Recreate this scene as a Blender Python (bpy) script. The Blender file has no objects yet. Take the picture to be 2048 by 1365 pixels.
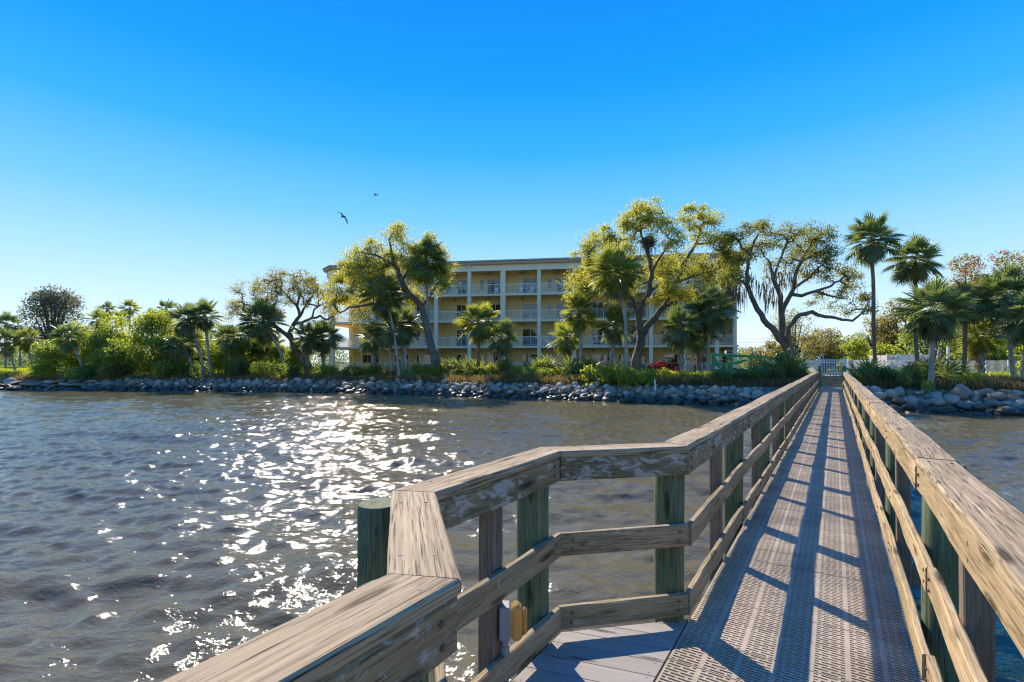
import bpy, bmesh, math, random
import numpy as np
from mathutils import Vector, Matrix, Euler
R = math.radians
scn = bpy.context.scene
COL = scn.collection
rng = np.random.default_rng(7)
random.seed(7)
F, CX, HZ, EYE = 1000.0, 1024.0, 725.0, 3.0      # focal length in photo pixels, centre, horizon, eye height over the water

# ------------------------------------------------------------------ camera, sky, sun, exposure
cam_d = bpy.data.cameras.new('camera'); cam = bpy.data.objects.new('camera', cam_d); COL.objects.link(cam)
cam_d.sensor_width = 36; cam_d.lens = 36 * F / 2048; cam_d.shift_y = (HZ - 682.5) / 2048
cam_d.clip_start = 0.05; cam_d.clip_end = 6000
cam.location = (0, 0, EYE); cam.rotation_euler = (R(90), 0, 0)
scn.camera = cam
SUN_AZ, SUN_EL = R(-22), R(38.5)
S = Vector((math.sin(SUN_AZ) * math.cos(SUN_EL), math.cos(SUN_AZ) * math.cos(SUN_EL), math.sin(SUN_EL)))
w = bpy.data.worlds.new('World'); scn.world = w; w.use_nodes = True
nt = w.node_tree; bg = nt.nodes['Background']
sky = nt.nodes.new('ShaderNodeTexSky'); sky.sky_type = 'NISHITA'; sky.sun_disc = False
sky.sun_elevation = SUN_EL; sky.sun_rotation = SUN_AZ
sky.air_density = 1.0; sky.dust_density = 0.0; sky.ozone_density = 4.0; sky.altitude = 0
# clear-day colours by height above the horizon, the same all round, mixed with the physical sky
tc = nt.nodes.new('ShaderNodeTexCoord'); sx = nt.nodes.new('ShaderNodeSeparateXYZ'); nt.links.new(tc.outputs['Generated'], sx.inputs[0])
cr = nt.nodes.new('ShaderNodeValToRGB'); e = cr.color_ramp.elements
SKYC = [(0.0, (0.84, 0.95, 1.0)), (0.07, (0.66, 0.86, 1.0)), (0.17, (0.40, 0.70, 1.0)), (0.27, (0.17, 0.545, 1.0)), (0.38, (0.034, 0.40, 1.0)), (0.48, (0.002, 0.305, 1.0)), (0.60, (0.0, 0.235, 0.96)), (1.0, (0.0, 0.22, 0.88))]
while len(e) < len(SKYC): e.new(0.5)
for q_, (p_, c_) in zip(e, SKYC): q_.position = p_; q_.color = (*c_, 1)
nt.links.new(sx.outputs[2], cr.inputs[0])
sc1 = nt.nodes.new('ShaderNodeVectorMath'); sc1.operation = 'SCALE'; sc1.inputs['Scale'].default_value = 5.0; nt.links.new(cr.outputs[0], sc1.inputs[0])
mx = nt.nodes.new('ShaderNodeMix'); mx.data_type = 'RGBA'; mx.inputs[0].default_value = 0.97
nt.links.new(sky.outputs[0], mx.inputs[6]); nt.links.new(sc1.outputs[0], mx.inputs[7]); nt.links.new(mx.outputs[2], bg.inputs[0])
bg.inputs[1].default_value = 0.10
sd = bpy.data.lights.new('sun', 'SUN'); so = bpy.data.objects.new('sun', sd); COL.objects.link(so)
sd.energy = 3.5; sd.angle = R(0.53); sd.color = (1.0, 0.87, 0.70)
so.rotation_euler = S.to_track_quat('Z', 'Y').to_euler(); so.location = S * 200
scn.view_settings.view_transform = 'Standard'; scn.view_settings.look = 'None'
scn.view_settings.exposure = 1.25; scn.view_settings.gamma = 1.0; scn.view_settings.use_curve_mapping = False
scn.render.engine = 'CYCLES'
scn.cycles.max_bounces = 6; scn.cycles.diffuse_bounces = 4; scn.cycles.transparent_max_bounces = 6
scn.cycles.caustics_reflective = False; scn.cycles.caustics_refractive = False
scn.cycles.use_denoising = True
scn.cycles.filter_width = 1.2; scn.cycles.sample_clamp_indirect = 2.0; scn.cycles.use_adaptive_sampling = False; scn.cycles.use_light_tree = False

# ------------------------------------------------------------------ helpers
def link(o, parent=None):
    COL.objects.link(o)
    if parent is not None: o.parent = parent
    return o
def tag(o, label=None, cat=None, group=None, kind=None):
    if label: o['label'] = label
    if cat: o['category'] = cat
    if group: o['group'] = group
    if kind: o['kind'] = kind
    return o
def empty(name, loc=(0, 0, 0), rz=0.0, label=None, cat=None, group=None):
    o = bpy.data.objects.new(name, None); link(o); o.location = loc; o.rotation_euler = (0, 0, rz)
    o.empty_display_size = 0.2
    return tag(o, label, cat, group)
def np_mesh(name, V, Fc, mat=None, smooth=False, mats=None, midx=None):
    """V (n,3); Fc (m,k) array of equal-sized faces, or a list of faces"""
    me = bpy.data.meshes.new(name)
    V = np.asarray(V, dtype=np.float32)
    if isinstance(Fc, np.ndarray):
        m, k = Fc.shape
        me.vertices.add(len(V)); me.vertices.foreach_set('co', V.ravel())
        me.loops.add(m * k); me.loops.foreach_set('vertex_index', Fc.astype(np.int32).ravel())
        me.polygons.add(m); me.polygons.foreach_set('loop_start', np.arange(0, m * k, k, dtype=np.int32))
        me.polygons.foreach_set('loop_total', np.full(m, k, dtype=np.int32))
        me.update(calc_edges=True)
    else:
        me.from_pydata([tuple(v) for v in V], [], [tuple(f) for f in Fc]); me.update()
    if smooth: me.polygons.foreach_set('use_smooth', np.ones(len(me.polygons), dtype=bool))
    if mats:
        for m_ in mats: me.materials.append(m_)
        if midx is not None: me.polygons.foreach_set('material_index', np.asarray(midx, dtype=np.int32))
    elif mat: me.materials.append(mat)
    return me
def ob(name, me, parent=None, loc=None, rot=None, scale=None):
    o = bpy.data.objects.new(name, me); link(o, parent)
    if loc is not None: o.location = loc
    if rot is not None: o.rotation_euler = rot
    if scale is not None: o.scale = scale
    return o
class MB:
    """collects shapes into one mesh"""
    def __init__(s): s.V = []; s.F = []
    def add(s, V, Fc):
        n = len(s.V); s.V.extend([tuple(v) for v in V]); s.F.extend([tuple(i + n for i in f) for f in Fc]); return s
    def box(s, x0, x1, y0, y1, z0, z1, c=0.0):
        if c <= 0:
            V = [(x, y, z) for z in (z0, z1) for y in (y0, y1) for x in (x0, x1)]
            return s.add(V, [(0, 2, 3, 1), (4, 5, 7, 6), (0, 1, 5, 4), (2, 6, 7, 3), (0, 4, 6, 2), (1, 3, 7, 5)])
        bm = bmesh.new(); bmesh.ops.create_cube(bm, size=1)
        for v in bm.verts:
            v.co = ((x0 + x1) / 2 + v.co.x * (x1 - x0), (y0 + y1) / 2 + v.co.y * (y1 - y0), (z0 + z1) / 2 + v.co.z * (z1 - z0))
        bmesh.ops.bevel(bm, geom=list(bm.edges), offset=c, segments=1, affect='EDGES')
        bm.verts.index_update(); s.add([v.co[:] for v in bm.verts], [[v.index for v in f.verts] for f in bm.faces]); bm.free(); return s
    def beam(s, a, b, wdt, hgt, up=(0, 0, 1)):
        a = Vector(a); b = Vector(b); d = (b - a).normalized(); u = Vector(up)
        if abs(d.dot(u)) > 0.99: u = Vector((0, 1, 0))
        r = d.cross(u).normalized(); u = r.cross(d)
        V = [p + r * (i * wdt / 2) + u * (j * hgt / 2) for p in (a, b) for (i, j) in ((-1, -1), (1, -1), (1, 1), (-1, 1))]
        return s.add(V, [(3, 2, 1, 0), (4, 5, 6, 7), (0, 1, 5, 4), (1, 2, 6, 5), (2, 3, 7, 6), (3, 0, 4, 7)])
    def tube(s, pts, rad, n=8, cap=True):
        pts = [Vector(p) for p in pts]
        if not hasattr(rad, '__len__'): rad = [rad] * len(pts)
        V = []; Fc = []; u = None
        for i, p in enumerate(pts):
            d = (pts[min(i + 1, len(pts) - 1)] - pts[max(i - 1, 0)]).normalized()
            if u is None:
                u = d.orthogonal().normalized()
            u = (u - d * u.dot(d)).normalized(); v = d.cross(u)
            for k in range(n):
                a = 2 * math.pi * k / n; V.append(p + (u * math.cos(a) + v * math.sin(a)) * rad[i])
        for i in range(len(pts) - 1):
            for k in range(n): Fc.append((i * n + k, i * n + (k + 1) % n, (i + 1) * n + (k + 1) % n, (i + 1) * n + k))
        if cap: Fc.append(tuple(range(n - 1, -1, -1))); Fc.append(tuple((len(pts) - 1) * n + k for k in range(n)))
        return s.add(V, Fc)
    def cyl(s, a, b, r, n=16): return s.tube([a, b], r, n)
    def build(s, name, mat, parent=None, smooth=False, **kw):
        return ob(name, np_mesh(name, np.array(s.V), s.F, mat, smooth), parent, **kw)
def px(x, depth): return (x - CX) / F * depth
def pz(y, depth): return EYE - (y - HZ) / F * depth
def P3(x, y, depth): return Vector((px(x, depth), depth, pz(y, depth)))

# ------------------------------------------------------------------ materials
def new_mat(name):
    m = bpy.data.materials.new(name); m.use_nodes = True
    t = m.node_tree; return m, t, t.nodes['Principled BSDF']
def N(t, typ, **kw):
    n = t.nodes.new(typ)
    for k, v in kw.items():
        if k in n.inputs: n.inputs[k].default_value = v
        else: setattr(n, k, v)
    return n
def L(t, a, b): t.links.new(a, b)
def ramp(t, src, stops):
    r = t.nodes.new('ShaderNodeValToRGB'); e = r.color_ramp.elements
    while len(e) < len(stops): e.new(0.5)
    for q, (p, c) in zip(e, stops):
        q.position = p; q.color = (c, c, c, 1) if not hasattr(c, '__len__') else (*c, 1)
    L(t, src, r.inputs[0]); return r.outputs[0]
def mix(t, fac, a, b, mode='MIX'):
    m = t.nodes.new('ShaderNodeMix'); m.data_type = 'RGBA'; m.blend_type = mode
    for i, v in ((0, fac), (6, a), (7, b)):
        if hasattr(v, 'links') or hasattr(v, 'is_linked'): L(t, v, m.inputs[i])
        else: m.inputs[i].default_value = v if i == 0 else (*v, 1)
    return m.outputs[2]
def coords(t, scale, kind='Object', rand=True):
    tc = t.nodes.new('ShaderNodeTexCoord'); src = tc.outputs[kind]
    if rand:
        oi = t.nodes.new('ShaderNodeObjectInfo'); mu = N(t, 'ShaderNodeMath', operation='MULTIPLY'); mu.inputs[1].default_value = 57.0
        L(t, oi.outputs['Random'], mu.inputs[0]); ad = N(t, 'ShaderNodeVectorMath', operation='ADD')
        L(t, src, ad.inputs[0]); L(t, mu.outputs[0], ad.inputs[1]); src = ad.outputs[0]
    mp = t.nodes.new('ShaderNodeMapping'); mp.inputs['Scale'].default_value = scale
    L(t, src, mp.inputs[0]); return mp.outputs[0]
def noise(t, vec, scale, detail=4, rough=0.55, dist=0.0):
    n = N(t, 'ShaderNodeTexNoise', Scale=scale, Detail=detail, Roughness=rough, Distortion=dist); L(t, vec, n.inputs['Vector']); return n.outputs['Fac']
def bump(t, h, p, strength=0.3, dist=0.01, prev=None):
    b = N(t, 'ShaderNodeBump', Strength=strength, Distance=dist); L(t, h, b.inputs['Height'])
    if prev is not None: L(t, prev, b.inputs['Normal'])
    L(t, b.outputs[0], p.inputs['Normal']); return b.outputs[0]
def plain(name, col, rough=0.5, metal=0.0, var=0.12, nscale=6.0, spec=0.5):
    m, t, p = new_mat(name)
    v = coords(t, (1, 1, 1)); f = noise(t, v, nscale, 6)
    c = mix(t, ramp(t, f, [(0.3, 0.0), (0.7, 1.0)]), tuple(x * (1 - var) for x in col), tuple(min(1, x * (1 + var)) for x in col))
    L(t, c, p.inputs['Base Color']); p.inputs['Roughness'].default_value = rough; p.inputs['Metallic'].default_value = metal
    p.inputs['Specular IOR Level'].default_value = spec
    return m
def wood(name, dark, mid, light, algae=0.3, splotch=0.0, crack=0.6, vertical=False, rings=1.0, fine=1.0):
    m, t, p = new_mat(name)
    sc = (lambda a, b: (b, b, a)) if vertical else (lambda a, b: (a, b, b))
    big = noise(t, coords(t, sc(0.9, 5)), 1.0, 3, 0.5, 0.3)
    w_ = t.nodes.new('ShaderNodeTexWave'); w_.wave_type = 'BANDS'; w_.bands_direction = 'X' if vertical else 'Y'
    w_.inputs['Scale'].default_value = 14 * rings; w_.inputs['Distortion'].default_value = 7; w_.inputs['Detail'].default_value = 4; w_.inputs['Detail Scale'].default_value = 0.6
    L(t, coords(t, sc(0.12, 1)), w_.inputs['Vector'])
    g1 = noise(t, coords(t, sc(1.5, 38)), 1.0, 8, 0.62, 0.4)
    g2 = noise(t, coords(t, sc(5 * fine, 170 * fine)), 1.0, 5, 0.6, 0.2)
    c = mix(t, ramp(t, g1, [(0.32, 0.0), (0.68, 1.0)]), dark, light)
    c = mix(t, 0.45, c, mix(t, ramp(t, w_.outputs['Fac'], [(0.1, 0.0), (0.9, 1.0)]), mid, light))
    c = mix(t, ramp(t, big, [(0.35, 0.0), (0.7, 0.55)]), c, tuple(x * 0.62 for x in mid))
    # green algae stain
    al = noise(t, coords(t, sc(0.7, 2.5)), 1.3, 5, 0.6)
    c = mix(t, ramp(t, al, [(0.45, 0.0), (0.68, algae)]), c, (0.075, 0.085, 0.03))
    # knots
    vo = N(t, 'ShaderNodeTexVoronoi', Scale=1.0); L(t, coords(t, sc(1.7, 9)), vo.inputs['Vector'])
    kn = ramp(t, vo.outputs['Distance'], [(0.06, 1.0), (0.10, 0.55), (0.125, 0.85), (0.20, 0.0)])
    c = mix(t, kn, c, tuple(x * 0.3 for x in dark))
    # open grain, and long drying cracks where a stretched noise crosses its middle
    cr = ramp(t, g2, [(0.34, 1.0), (0.46, 0.0)])
    lc = ramp(t, noise(t, coords(t, sc(0.55, 16)), 1.0, 3, 0.5, 0.25), [(0.395, 0.0), (0.41, 0.9), (0.425, 0.0), (0.485, 0.0), (0.5, 1.0), (0.515, 0.0), (0.575, 0.0), (0.59, 0.9), (0.605, 0.0)])
    lm = ramp(t, noise(t, coords(t, sc(0.8, 4)), 1.0, 2), [(0.40, 0.0), (0.55, 1.0)])
    lk = N(t, 'ShaderNodeMath', operation='MULTIPLY'); L(t, lc, lk.inputs[0]); L(t, lm, lk.inputs[1])
    mxc = N(t, 'ShaderNodeMath', operation='MAXIMUM'); L(t, cr, mxc.inputs[0]); L(t, lk.outputs[0], mxc.inputs[1]); cr = mxc.outputs[0]
    crm = N(t, 'ShaderNodeMath', operation='MULTIPLY'); crm.inputs[1].default_value = crack; L(t, cr, crm.inputs[0])
    c = mix(t, crm.outputs[0], c, tuple(x * 0.25 for x in dark))
    if splotch > 0:                                   # pale peeling paint and lichen
        s1 = noise(t, coords(t, sc(5, 11)), 1.6, 9, 0.75, 0.8)
        a = 0.80 - splotch * 0.29
        c = mix(t, ramp(t, s1, [(a - 0.03, 0.0), (a + 0.02, 0.8)]), c, (0.40, 0.385, 0.34))
    L(t, c, p.inputs['Base Color']); p.inputs['Roughness'].default_value = 0.82; p.inputs['Specular IOR Level'].default_value = 0.25
    b1 = bump(t, g1, p, 0.5, 0.006)
    bump(t, cr, p, -0.6, 0.004, b1)
    return m
def leaf(name, c1, c2, trans, tmix=0.45, c3=None, rough=0.5):
    m, t, p = new_mat(name); out = t.nodes['Material Output']
    ge = t.nodes.new('ShaderNodeNewGeometry'); oi = t.nodes.new('ShaderNodeObjectInfo')
    c = mix(t, ge.outputs['Random Per Island'], c1, c2)
    ov = N(t, 'ShaderNodeMath', operation='MULTIPLY_ADD'); ov.inputs[1].default_value = 0.5; ov.inputs[2].default_value = 0.75; L(t, oi.outputs['Random'], ov.inputs[0])
    c = mix(t, 1.0, c, ov.outputs[0], 'MULTIPLY')
    tcol = mix(t, ge.outputs['Random Per Island'], tuple(x * 0.75 for x in trans), trans)
    if c3:
        nz = ramp(t, noise(t, coords(t, (1, 1, 1)), 0.9, 2), [(0.5, 0.0), (0.62, 1.0)])
        c = mix(t, nz, c, c3); tcol = mix(t, nz, tcol, tuple(x * 1.6 for x in c3))
    L(t, c, p.inputs['Base Color']); p.inputs['Roughness'].default_value = rough; p.inputs['Specular IOR Level'].default_value = 0.3
    tr = t.nodes.new('ShaderNodeBsdfTranslucent'); L(t, tcol, tr.inputs[0])
    ms = t.nodes.new('ShaderNodeMixShader'); ms.inputs[0].default_value = tmix
    L(t, p.outputs[0], ms.inputs[1]); L(t, tr.outputs[0], ms.inputs[2]); L(t, ms.outputs[0], out.inputs[0])
    return m
M = {}
M['cap'] = wood('weathered_cap_wood', (0.138, 0.087, 0.046), (0.371, 0.267, 0.155), (0.583, 0.450, 0.286), algae=0.3, splotch=0.3, crack=0.95)
M['rail'] = wood('rail_wood', (0.180, 0.114, 0.059), (0.360, 0.257, 0.143), (0.530, 0.406, 0.244), algae=0.5, splotch=0.6, crack=0.8)
M['railr'] = wood('rail_wood_sunlit', (0.233, 0.148, 0.071), (0.424, 0.302, 0.160), (0.594, 0.450, 0.260), algae=0.3, splotch=0.3, crack=0.75)  # paler copy of the rail wood, sunlight put into the colour of the right rails
M['fascia'] = wood('fascia_wood', (0.127, 0.084, 0.042), (0.265, 0.188, 0.101), (0.382, 0.287, 0.164), algae=0.75, splotch=0.82, crack=0.8)
M['post'] = wood('green_treated_post', (0.045, 0.085, 0.05), (0.12, 0.165, 0.09), (0.23, 0.25, 0.14), algae=0.4, splotch=0.0, crack=0.8, vertical=True)
M['stud'] = wood('brown_stud_wood', (0.12, 0.085, 0.06), (0.21, 0.155, 0.11), (0.30, 0.235, 0.175), algae=0.25, splotch=0.1, crack=0.7, vertical=True)
M['plank'] = wood('composite_plank', (0.27, 0.245, 0.215), (0.32, 0.29, 0.255), (0.36, 0.33, 0.29), algae=0.12, splotch=0.1, crack=0.1)
def mk_grate():
    m, t, p = new_mat('grey_tan_plastic')
    f = noise(t, coords(t, (1, 1, 1)), 3, 6); g = noise(t, coords(t, (1, 1, 1)), 60, 3)
    c = mix(t, ramp(t, f, [(0.3, 0.0), (0.7, 1.0)]), (0.31, 0.25, 0.175), (0.45, 0.37, 0.27))
    c = mix(t, ramp(t, g, [(0.3, 0.5), (0.42, 0.0)]), c, (0.22, 0.19, 0.15))
    tcw = t.nodes.new('ShaderNodeNewGeometry'); st = noise(t, tcw.outputs['Position'], 0.9, 7, 0.65)
    c = mix(t, ramp(t, st, [(0.48, 0.0), (0.66, 0.65)]), c, (0.19, 0.155, 0.115))
    L(t, c, p.inputs['Base Color']); p.inputs['Roughness'].default_value = 0.55
    bump(t, g, p, 0.2, 0.002); return m
M['grate'] = mk_grate()
M['nail'] = plain('galvanised_nail', (0.11, 0.095, 0.08), 0.7, 0.0)
M['frond'] = leaf('palm_frond_green', (0.105, 0.14, 0.065), (0.20, 0.235, 0.115), (0.36, 0.45, 0.10), 0.38, rough=0.36)
M['frondy'] = leaf('palm_frond_yellow_green', (0.10, 0.135, 0.040), (0.19, 0.22, 0.07), (0.54, 0.58, 0.08), 0.46, rough=0.40)
M['frondd'] = leaf('palm_frond_dead', (0.22, 0.135, 0.065), (0.34, 0.22, 0.11), (0.50, 0.26, 0.09), 0.40, rough=0.8)
M['frondg'] = leaf('palm_frond_grey', (0.17, 0.15, 0.115), (0.26, 0.235, 0.185), (0.25, 0.20, 0.12), 0.25, rough=0.8)
M['oakleaf'] = leaf('oak_leaf', (0.085, 0.095, 0.028), (0.17, 0.165, 0.05), (0.52, 0.52, 0.075), 0.50)
M['oakleafy'] = leaf('oak_leaf_yellow', (0.11, 0.125, 0.026), (0.22, 0.21, 0.045), (0.80, 0.76, 0.095), 0.56)
M['oakleafb'] = leaf('oak_leaf_brown', (0.10, 0.10, 0.032), (0.19, 0.165, 0.055), (0.54, 0.48, 0.09), 0.48)
M['bush'] = leaf('bush_leaf', (0.085, 0.125, 0.03), (0.17, 0.215, 0.055), (0.56, 0.68, 0.08), 0.50)
M['bushy'] = leaf('bush_leaf_bright', (0.09, 0.13, 0.024), (0.18, 0.21, 0.045), (0.66, 0.72, 0.06), 0.56)
M['bushd'] = leaf('bush_leaf_dark', (0.06, 0.095, 0.035), (0.12, 0.16, 0.055), (0.36, 0.46, 0.075), 0.42)
M['busho'] = leaf('bush_leaf_olive', (0.10, 0.092, 0.034), (0.19, 0.16, 0.06), (0.56, 0.46, 0.09), 0.48)
M['dry'] = leaf('dry_grass_blade', (0.20, 0.145, 0.07), (0.30, 0.22, 0.11), (0.42, 0.30, 0.10), 0.4, rough=0.8)
M['grassb'] = leaf('green_grass_blade', (0.11, 0.15, 0.025), (0.21, 0.24, 0.045), (0.70, 0.76, 0.06), 0.55)
M['orange'] = leaf('orange_blossom', (0.36, 0.11, 0.02), (0.48, 0.19, 0.03), (0.55, 0.20, 0.03), 0.35)
M['grey_tree'] = leaf('grey_tree_leaf', (0.12, 0.125, 0.095), (0.20, 0.20, 0.15), (0.30, 0.30, 0.15), 0.35)
M['moss'] = leaf('spanish_moss', (0.13, 0.115, 0.075), (0.21, 0.185, 0.125), (0.34, 0.27, 0.12), 0.4, rough=0.9)
def mk_bark(name, c1, c2, sz, rings=False):
    m, t, p = new_mat(name)
    f = noise(t, coords(t, (3, 3, 0.8)), sz, 8, 0.65); g = noise(t, coords(t, (1, 1, 1)), 0.8, 4)
    c = mix(t, ramp(t, f, [(0.3, 0.0), (0.7, 1.0)]), c1, c2)
    c = mix(t, ramp(t, g, [(0.4, 0.0), (0.7, 0.5)]), c, tuple(x * 0.6 for x in c1))
    L(t, c, p.inputs['Base Color']); p.inputs['Roughness'].default_value = 0.9; p.inputs['Specular IOR Level'].default_value = 0.2
    pv = bump(t, f, p, 0.7, 0.04)
    if rings:
        wv = t.nodes.new('ShaderNodeTexWave'); wv.bands_direction = 'Z'; wv.inputs['Scale'].default_value = 2.2; wv.inputs['Distortion'].default_value = 3.5; wv.inputs['Detail'].default_value = 3
        L(t, coords(t, (1, 1, 1)), wv.inputs['Vector']); bump(t, wv.outputs['Fac'], p, 0.5, 0.03, pv)
    return m
M['palmbark'] = mk_bark('palm_bark', (0.25, 0.22, 0.185), (0.48, 0.44, 0.38), 4.0, True)
M['palmbarkb'] = mk_bark('palm_bark_brown', (0.15, 0.105, 0.065), (0.30, 0.22, 0.14), 4.0, True)
M['oakbark'] = mk_bark('oak_bark', (0.085, 0.068, 0.052), (0.27, 0.235, 0.19), 3.4)
M['twig'] = mk_bark('twig_bark', (0.10, 0.08, 0.06), (0.19, 0.155, 0.12), 5.0)
def mk_rock():
    m, t, p = new_mat('revetment_rock')
    v = coords(t, (1, 1, 1)); oi = t.nodes.new('ShaderNodeObjectInfo')
    f = noise(t, v, 3.5, 9, 0.65); g = noise(t, v, 16, 5, 0.6)
    c = mix(t, ramp(t, f, [(0.3, 0.0), (0.7, 1.0)]), (0.22, 0.175, 0.125), (0.50, 0.43, 0.335))
    c = mix(t, ramp(t, oi.outputs['Random'], [(0.0, 0.0), (0.83, 0.05), (0.88, 0.7), (1.0, 0.9)]), c, (0.30, 0.19, 0.10))
    rv = N(t, 'ShaderNodeMath', operation='MULTIPLY_ADD'); rv.inputs[1].default_value = 0.6; rv.inputs[2].default_value = 0.65
    fr = N(t, 'ShaderNodeMath', operation='FRACT'); m7 = N(t, 'ShaderNodeMath', operation='MULTIPLY'); m7.inputs[1].default_value = 7.31
    L(t, oi.outputs['Random'], m7.inputs[0]); L(t, m7.outputs[0], fr.inputs[0]); L(t, fr.outputs[0], rv.inputs[0])
    c = mix(t, 1.0, c, rv.outputs[0], 'MULTIPLY')
    c = mix(t, ramp(t, g, [(0.3, 0.6), (0.45, 0.0)]), c, (0.09, 0.085, 0.075))
    # wet, algae-covered band that the tide reaches
    ge = t.nodes.new('ShaderNodeNewGeometry'); sx = t.nodes.new('ShaderNodeSeparateXYZ'); L(t, ge.outputs['Position'], sx.inputs[0])
    ad = N(t, 'ShaderNodeMath', operation='MULTIPLY_ADD'); ad.inputs[1].default_value = 0.5; L(t, f, ad.inputs[0]); L(t, sx.outputs[2], ad.inputs[2])
    wet = ramp(t, ad.outputs[0], [(0.62, 1.0), (0.95, 0.0)])
    c = mix(t, wet, c, (0.045, 0.045, 0.035)); L(t, c, p.inputs['Base Color'])
    L(t, ramp(t, ad.outputs[0], [(0.62, 0.4), (0.95, 0.85)]), p.inputs['Roughness']); p.inputs['Specular IOR Level'].default_value = 0.35
    b = bump(t, f, p, 0.5, 0.06); bump(t, g, p, 0.4, 0.02, b)
    return m
M['rock'] = mk_rock()
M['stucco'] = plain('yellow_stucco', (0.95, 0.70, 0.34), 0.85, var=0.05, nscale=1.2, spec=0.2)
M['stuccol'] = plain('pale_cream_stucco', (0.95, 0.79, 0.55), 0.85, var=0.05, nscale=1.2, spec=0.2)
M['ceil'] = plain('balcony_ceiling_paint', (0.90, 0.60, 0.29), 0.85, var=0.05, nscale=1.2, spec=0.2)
M['white'] = plain('white_paint', (0.90, 0.86, 0.80), 0.45, var=0.05)
M['roofb'] = plain('brown_roof_edge', (0.50, 0.35, 0.24), 0.6, var=0.1)
M['roofm'] = plain('grey_roof_sheet', (0.40, 0.40, 0.39), 0.5, var=0.1)
M['dark'] = plain('dark_bronze', (0.035, 0.03, 0.028), 0.5)
M['black'] = plain('black_rubber', (0.02, 0.02, 0.02), 0.8)
M['red'] = plain('red_machine_paint', (0.62, 0.035, 0.02), 0.4, var=0.15)
M['green'] = plain('green_machine_paint', (0.015, 0.26, 0.11), 0.4, var=0.12)
M['orangep'] = plain('orange_paint', (0.75, 0.18, 0.04), 0.5)
M['tan'] = plain('tan_canvas', (0.50, 0.36, 0.27), 0.9)
M['vinyl'] = plain('white_vinyl', (0.70, 0.64, 0.58), 0.45, var=0.04)
M['signg'] = plain('green_sign_paint', (0.02, 0.30, 0.20), 0.5)
M['teal'] = plain('teal_fabric', (0.10, 0.42, 0.48), 0.7)
M['greybox'] = plain('grey_plastic', (0.25, 0.26, 0.27), 0.5)
M['feather'] = plain('dark_feather', (0.06, 0.055, 0.05), 0.8)
M['curtain'] = plain('pale_curtain', (0.5, 0.52, 0.5), 0.8)
def mk_glass():
    m, t, p = new_mat('window_glass')
    p.inputs['Base Color'].default_value = (0.018, 0.022, 0.024, 1); p.inputs['Roughness'].default_value = 0.02
    p.inputs['IOR'].default_value = 1.52; p.inputs['Specular IOR Level'].default_value = 1.0
    f = noise(t, coords(t, (1, 1, 1)), 0.5, 1); bump(t, f, p, 0.04, 0.05); return m
M['glass'] = mk_glass()
def mk_amber():
    m, t, p = new_mat('yellowed_clear_plastic')
    p.inputs['Base Color'].default_value = (0.46, 0.33, 0.13, 1); p.inputs['Roughness'].default_value = 0.12
    out = t.nodes['Material Output']; tr = t.nodes.new('ShaderNodeBsdfTranslucent'); tr.inputs[0].default_value = (0.70, 0.50, 0.18, 1)
    ms = t.nodes.new('ShaderNodeMixShader'); ms.inputs[0].default_value = 0.5; L(t, p.outputs[0], ms.inputs[1]); L(t, tr.outputs[0], ms.inputs[2]); L(t, ms.outputs[0], out.inputs[0])
    return m
M['amber'] = mk_amber()

# ------------------------------------------------------------------ terrain and water
SHORE = np.array([(-1500, 90), (-90, 57), (-56, 54), (-40, 52.5), (-21, 50), (-10, 45.8), (-1, 41.6), (9.9, 36.6), (14.5, 34.4), (19, 32.4), (25, 28.9), (29.5, 27.8), (60, 24), (1500, -60)], dtype=float)
def shore_d(X, Y):
    X = np.asarray(X, float); Y = np.asarray(Y, float)
    best = np.full(X.shape, 1e9); sgn = np.zeros(X.shape)
    for (x0, y0), (x1, y1) in zip(SHORE[:-1], SHORE[1:]):
        dx, dy = x1 - x0, y1 - y0; l2 = dx * dx + dy * dy
        t = np.clip(((X - x0) * dx + (Y - y0) * dy) / l2, 0, 1)
        d = np.hypot(X - x0 - t * dx, Y - y0 - t * dy); s = np.sign(dx * (Y - y0) - dy * (X - x0))
        k = d < best; best = np.where(k, d, best); sgn = np.where(k, s, sgn)
    return best * np.where(sgn >= 0, 1, -1)
PROF = ([-60, -8, -1.2, 0, 2.4, 4, 8, 13, 5000], [-3, -1.5, -0.45, -0.05, 1.1, 1.4, 1.72, 1.8, 1.8])
def ground(X, Y):
    X = np.asarray(X, float); Y = np.asarray(Y, float)
    d = shore_d(X, Y); z = np.interp(d, *PROF)
    return z + np.clip(d - 3, 0, 4) * 0.02 * np.sin(X * 1.3 + Y * 0.7)
def gz(x, y): return float(ground(np.array([x]), np.array([y]))[0])
def shore_depth(xp):
    ys = np.linspace(15, 80, 651); d = shore_d((xp - CX) / F * ys, ys)
    return float(ys[np.argmax(d > 0)])
def axis(dense0, dense1, step, lim0, lim1, growth=1.18, mid0=None, mid1=None):
    """positions spaced by step between dense0 and dense1, then wider and wider (faster beyond mid) out to the limits"""
    def side(v, lim, mid, sg):
        out = []; s = step
        while (lim - v) * sg > 1e-6:
            s *= growth if mid is None or (mid - v) * sg > 0 else 1.3
            v = v + sg * s; v = min(v, lim) if sg > 0 else max(v, lim); out.append(v)
        return out
    a = list(np.arange(dense0, dense1, step))
    return np.array(side(dense0, lim0, mid0, -1)[::-1] + a + side(a[-1], lim1, mid1, 1))
def sheet(name, xs, ys, fz, mat):
    X, Y = np.meshgrid(xs, ys); Z = fz(X, Y); n, m = len(xs), len(ys)
    V = np.stack([X.ravel(), Y.ravel(), Z.ravel()], 1)
    i = np.arange(n * m).reshape(m, n); Fc = np.stack([i[:-1, :-1], i[:-1, 1:], i[1:, 1:], i[1:, :-1]], -1).reshape(-1, 4)
    return ob(name, np_mesh(name, V, Fc, mat, True))
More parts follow.
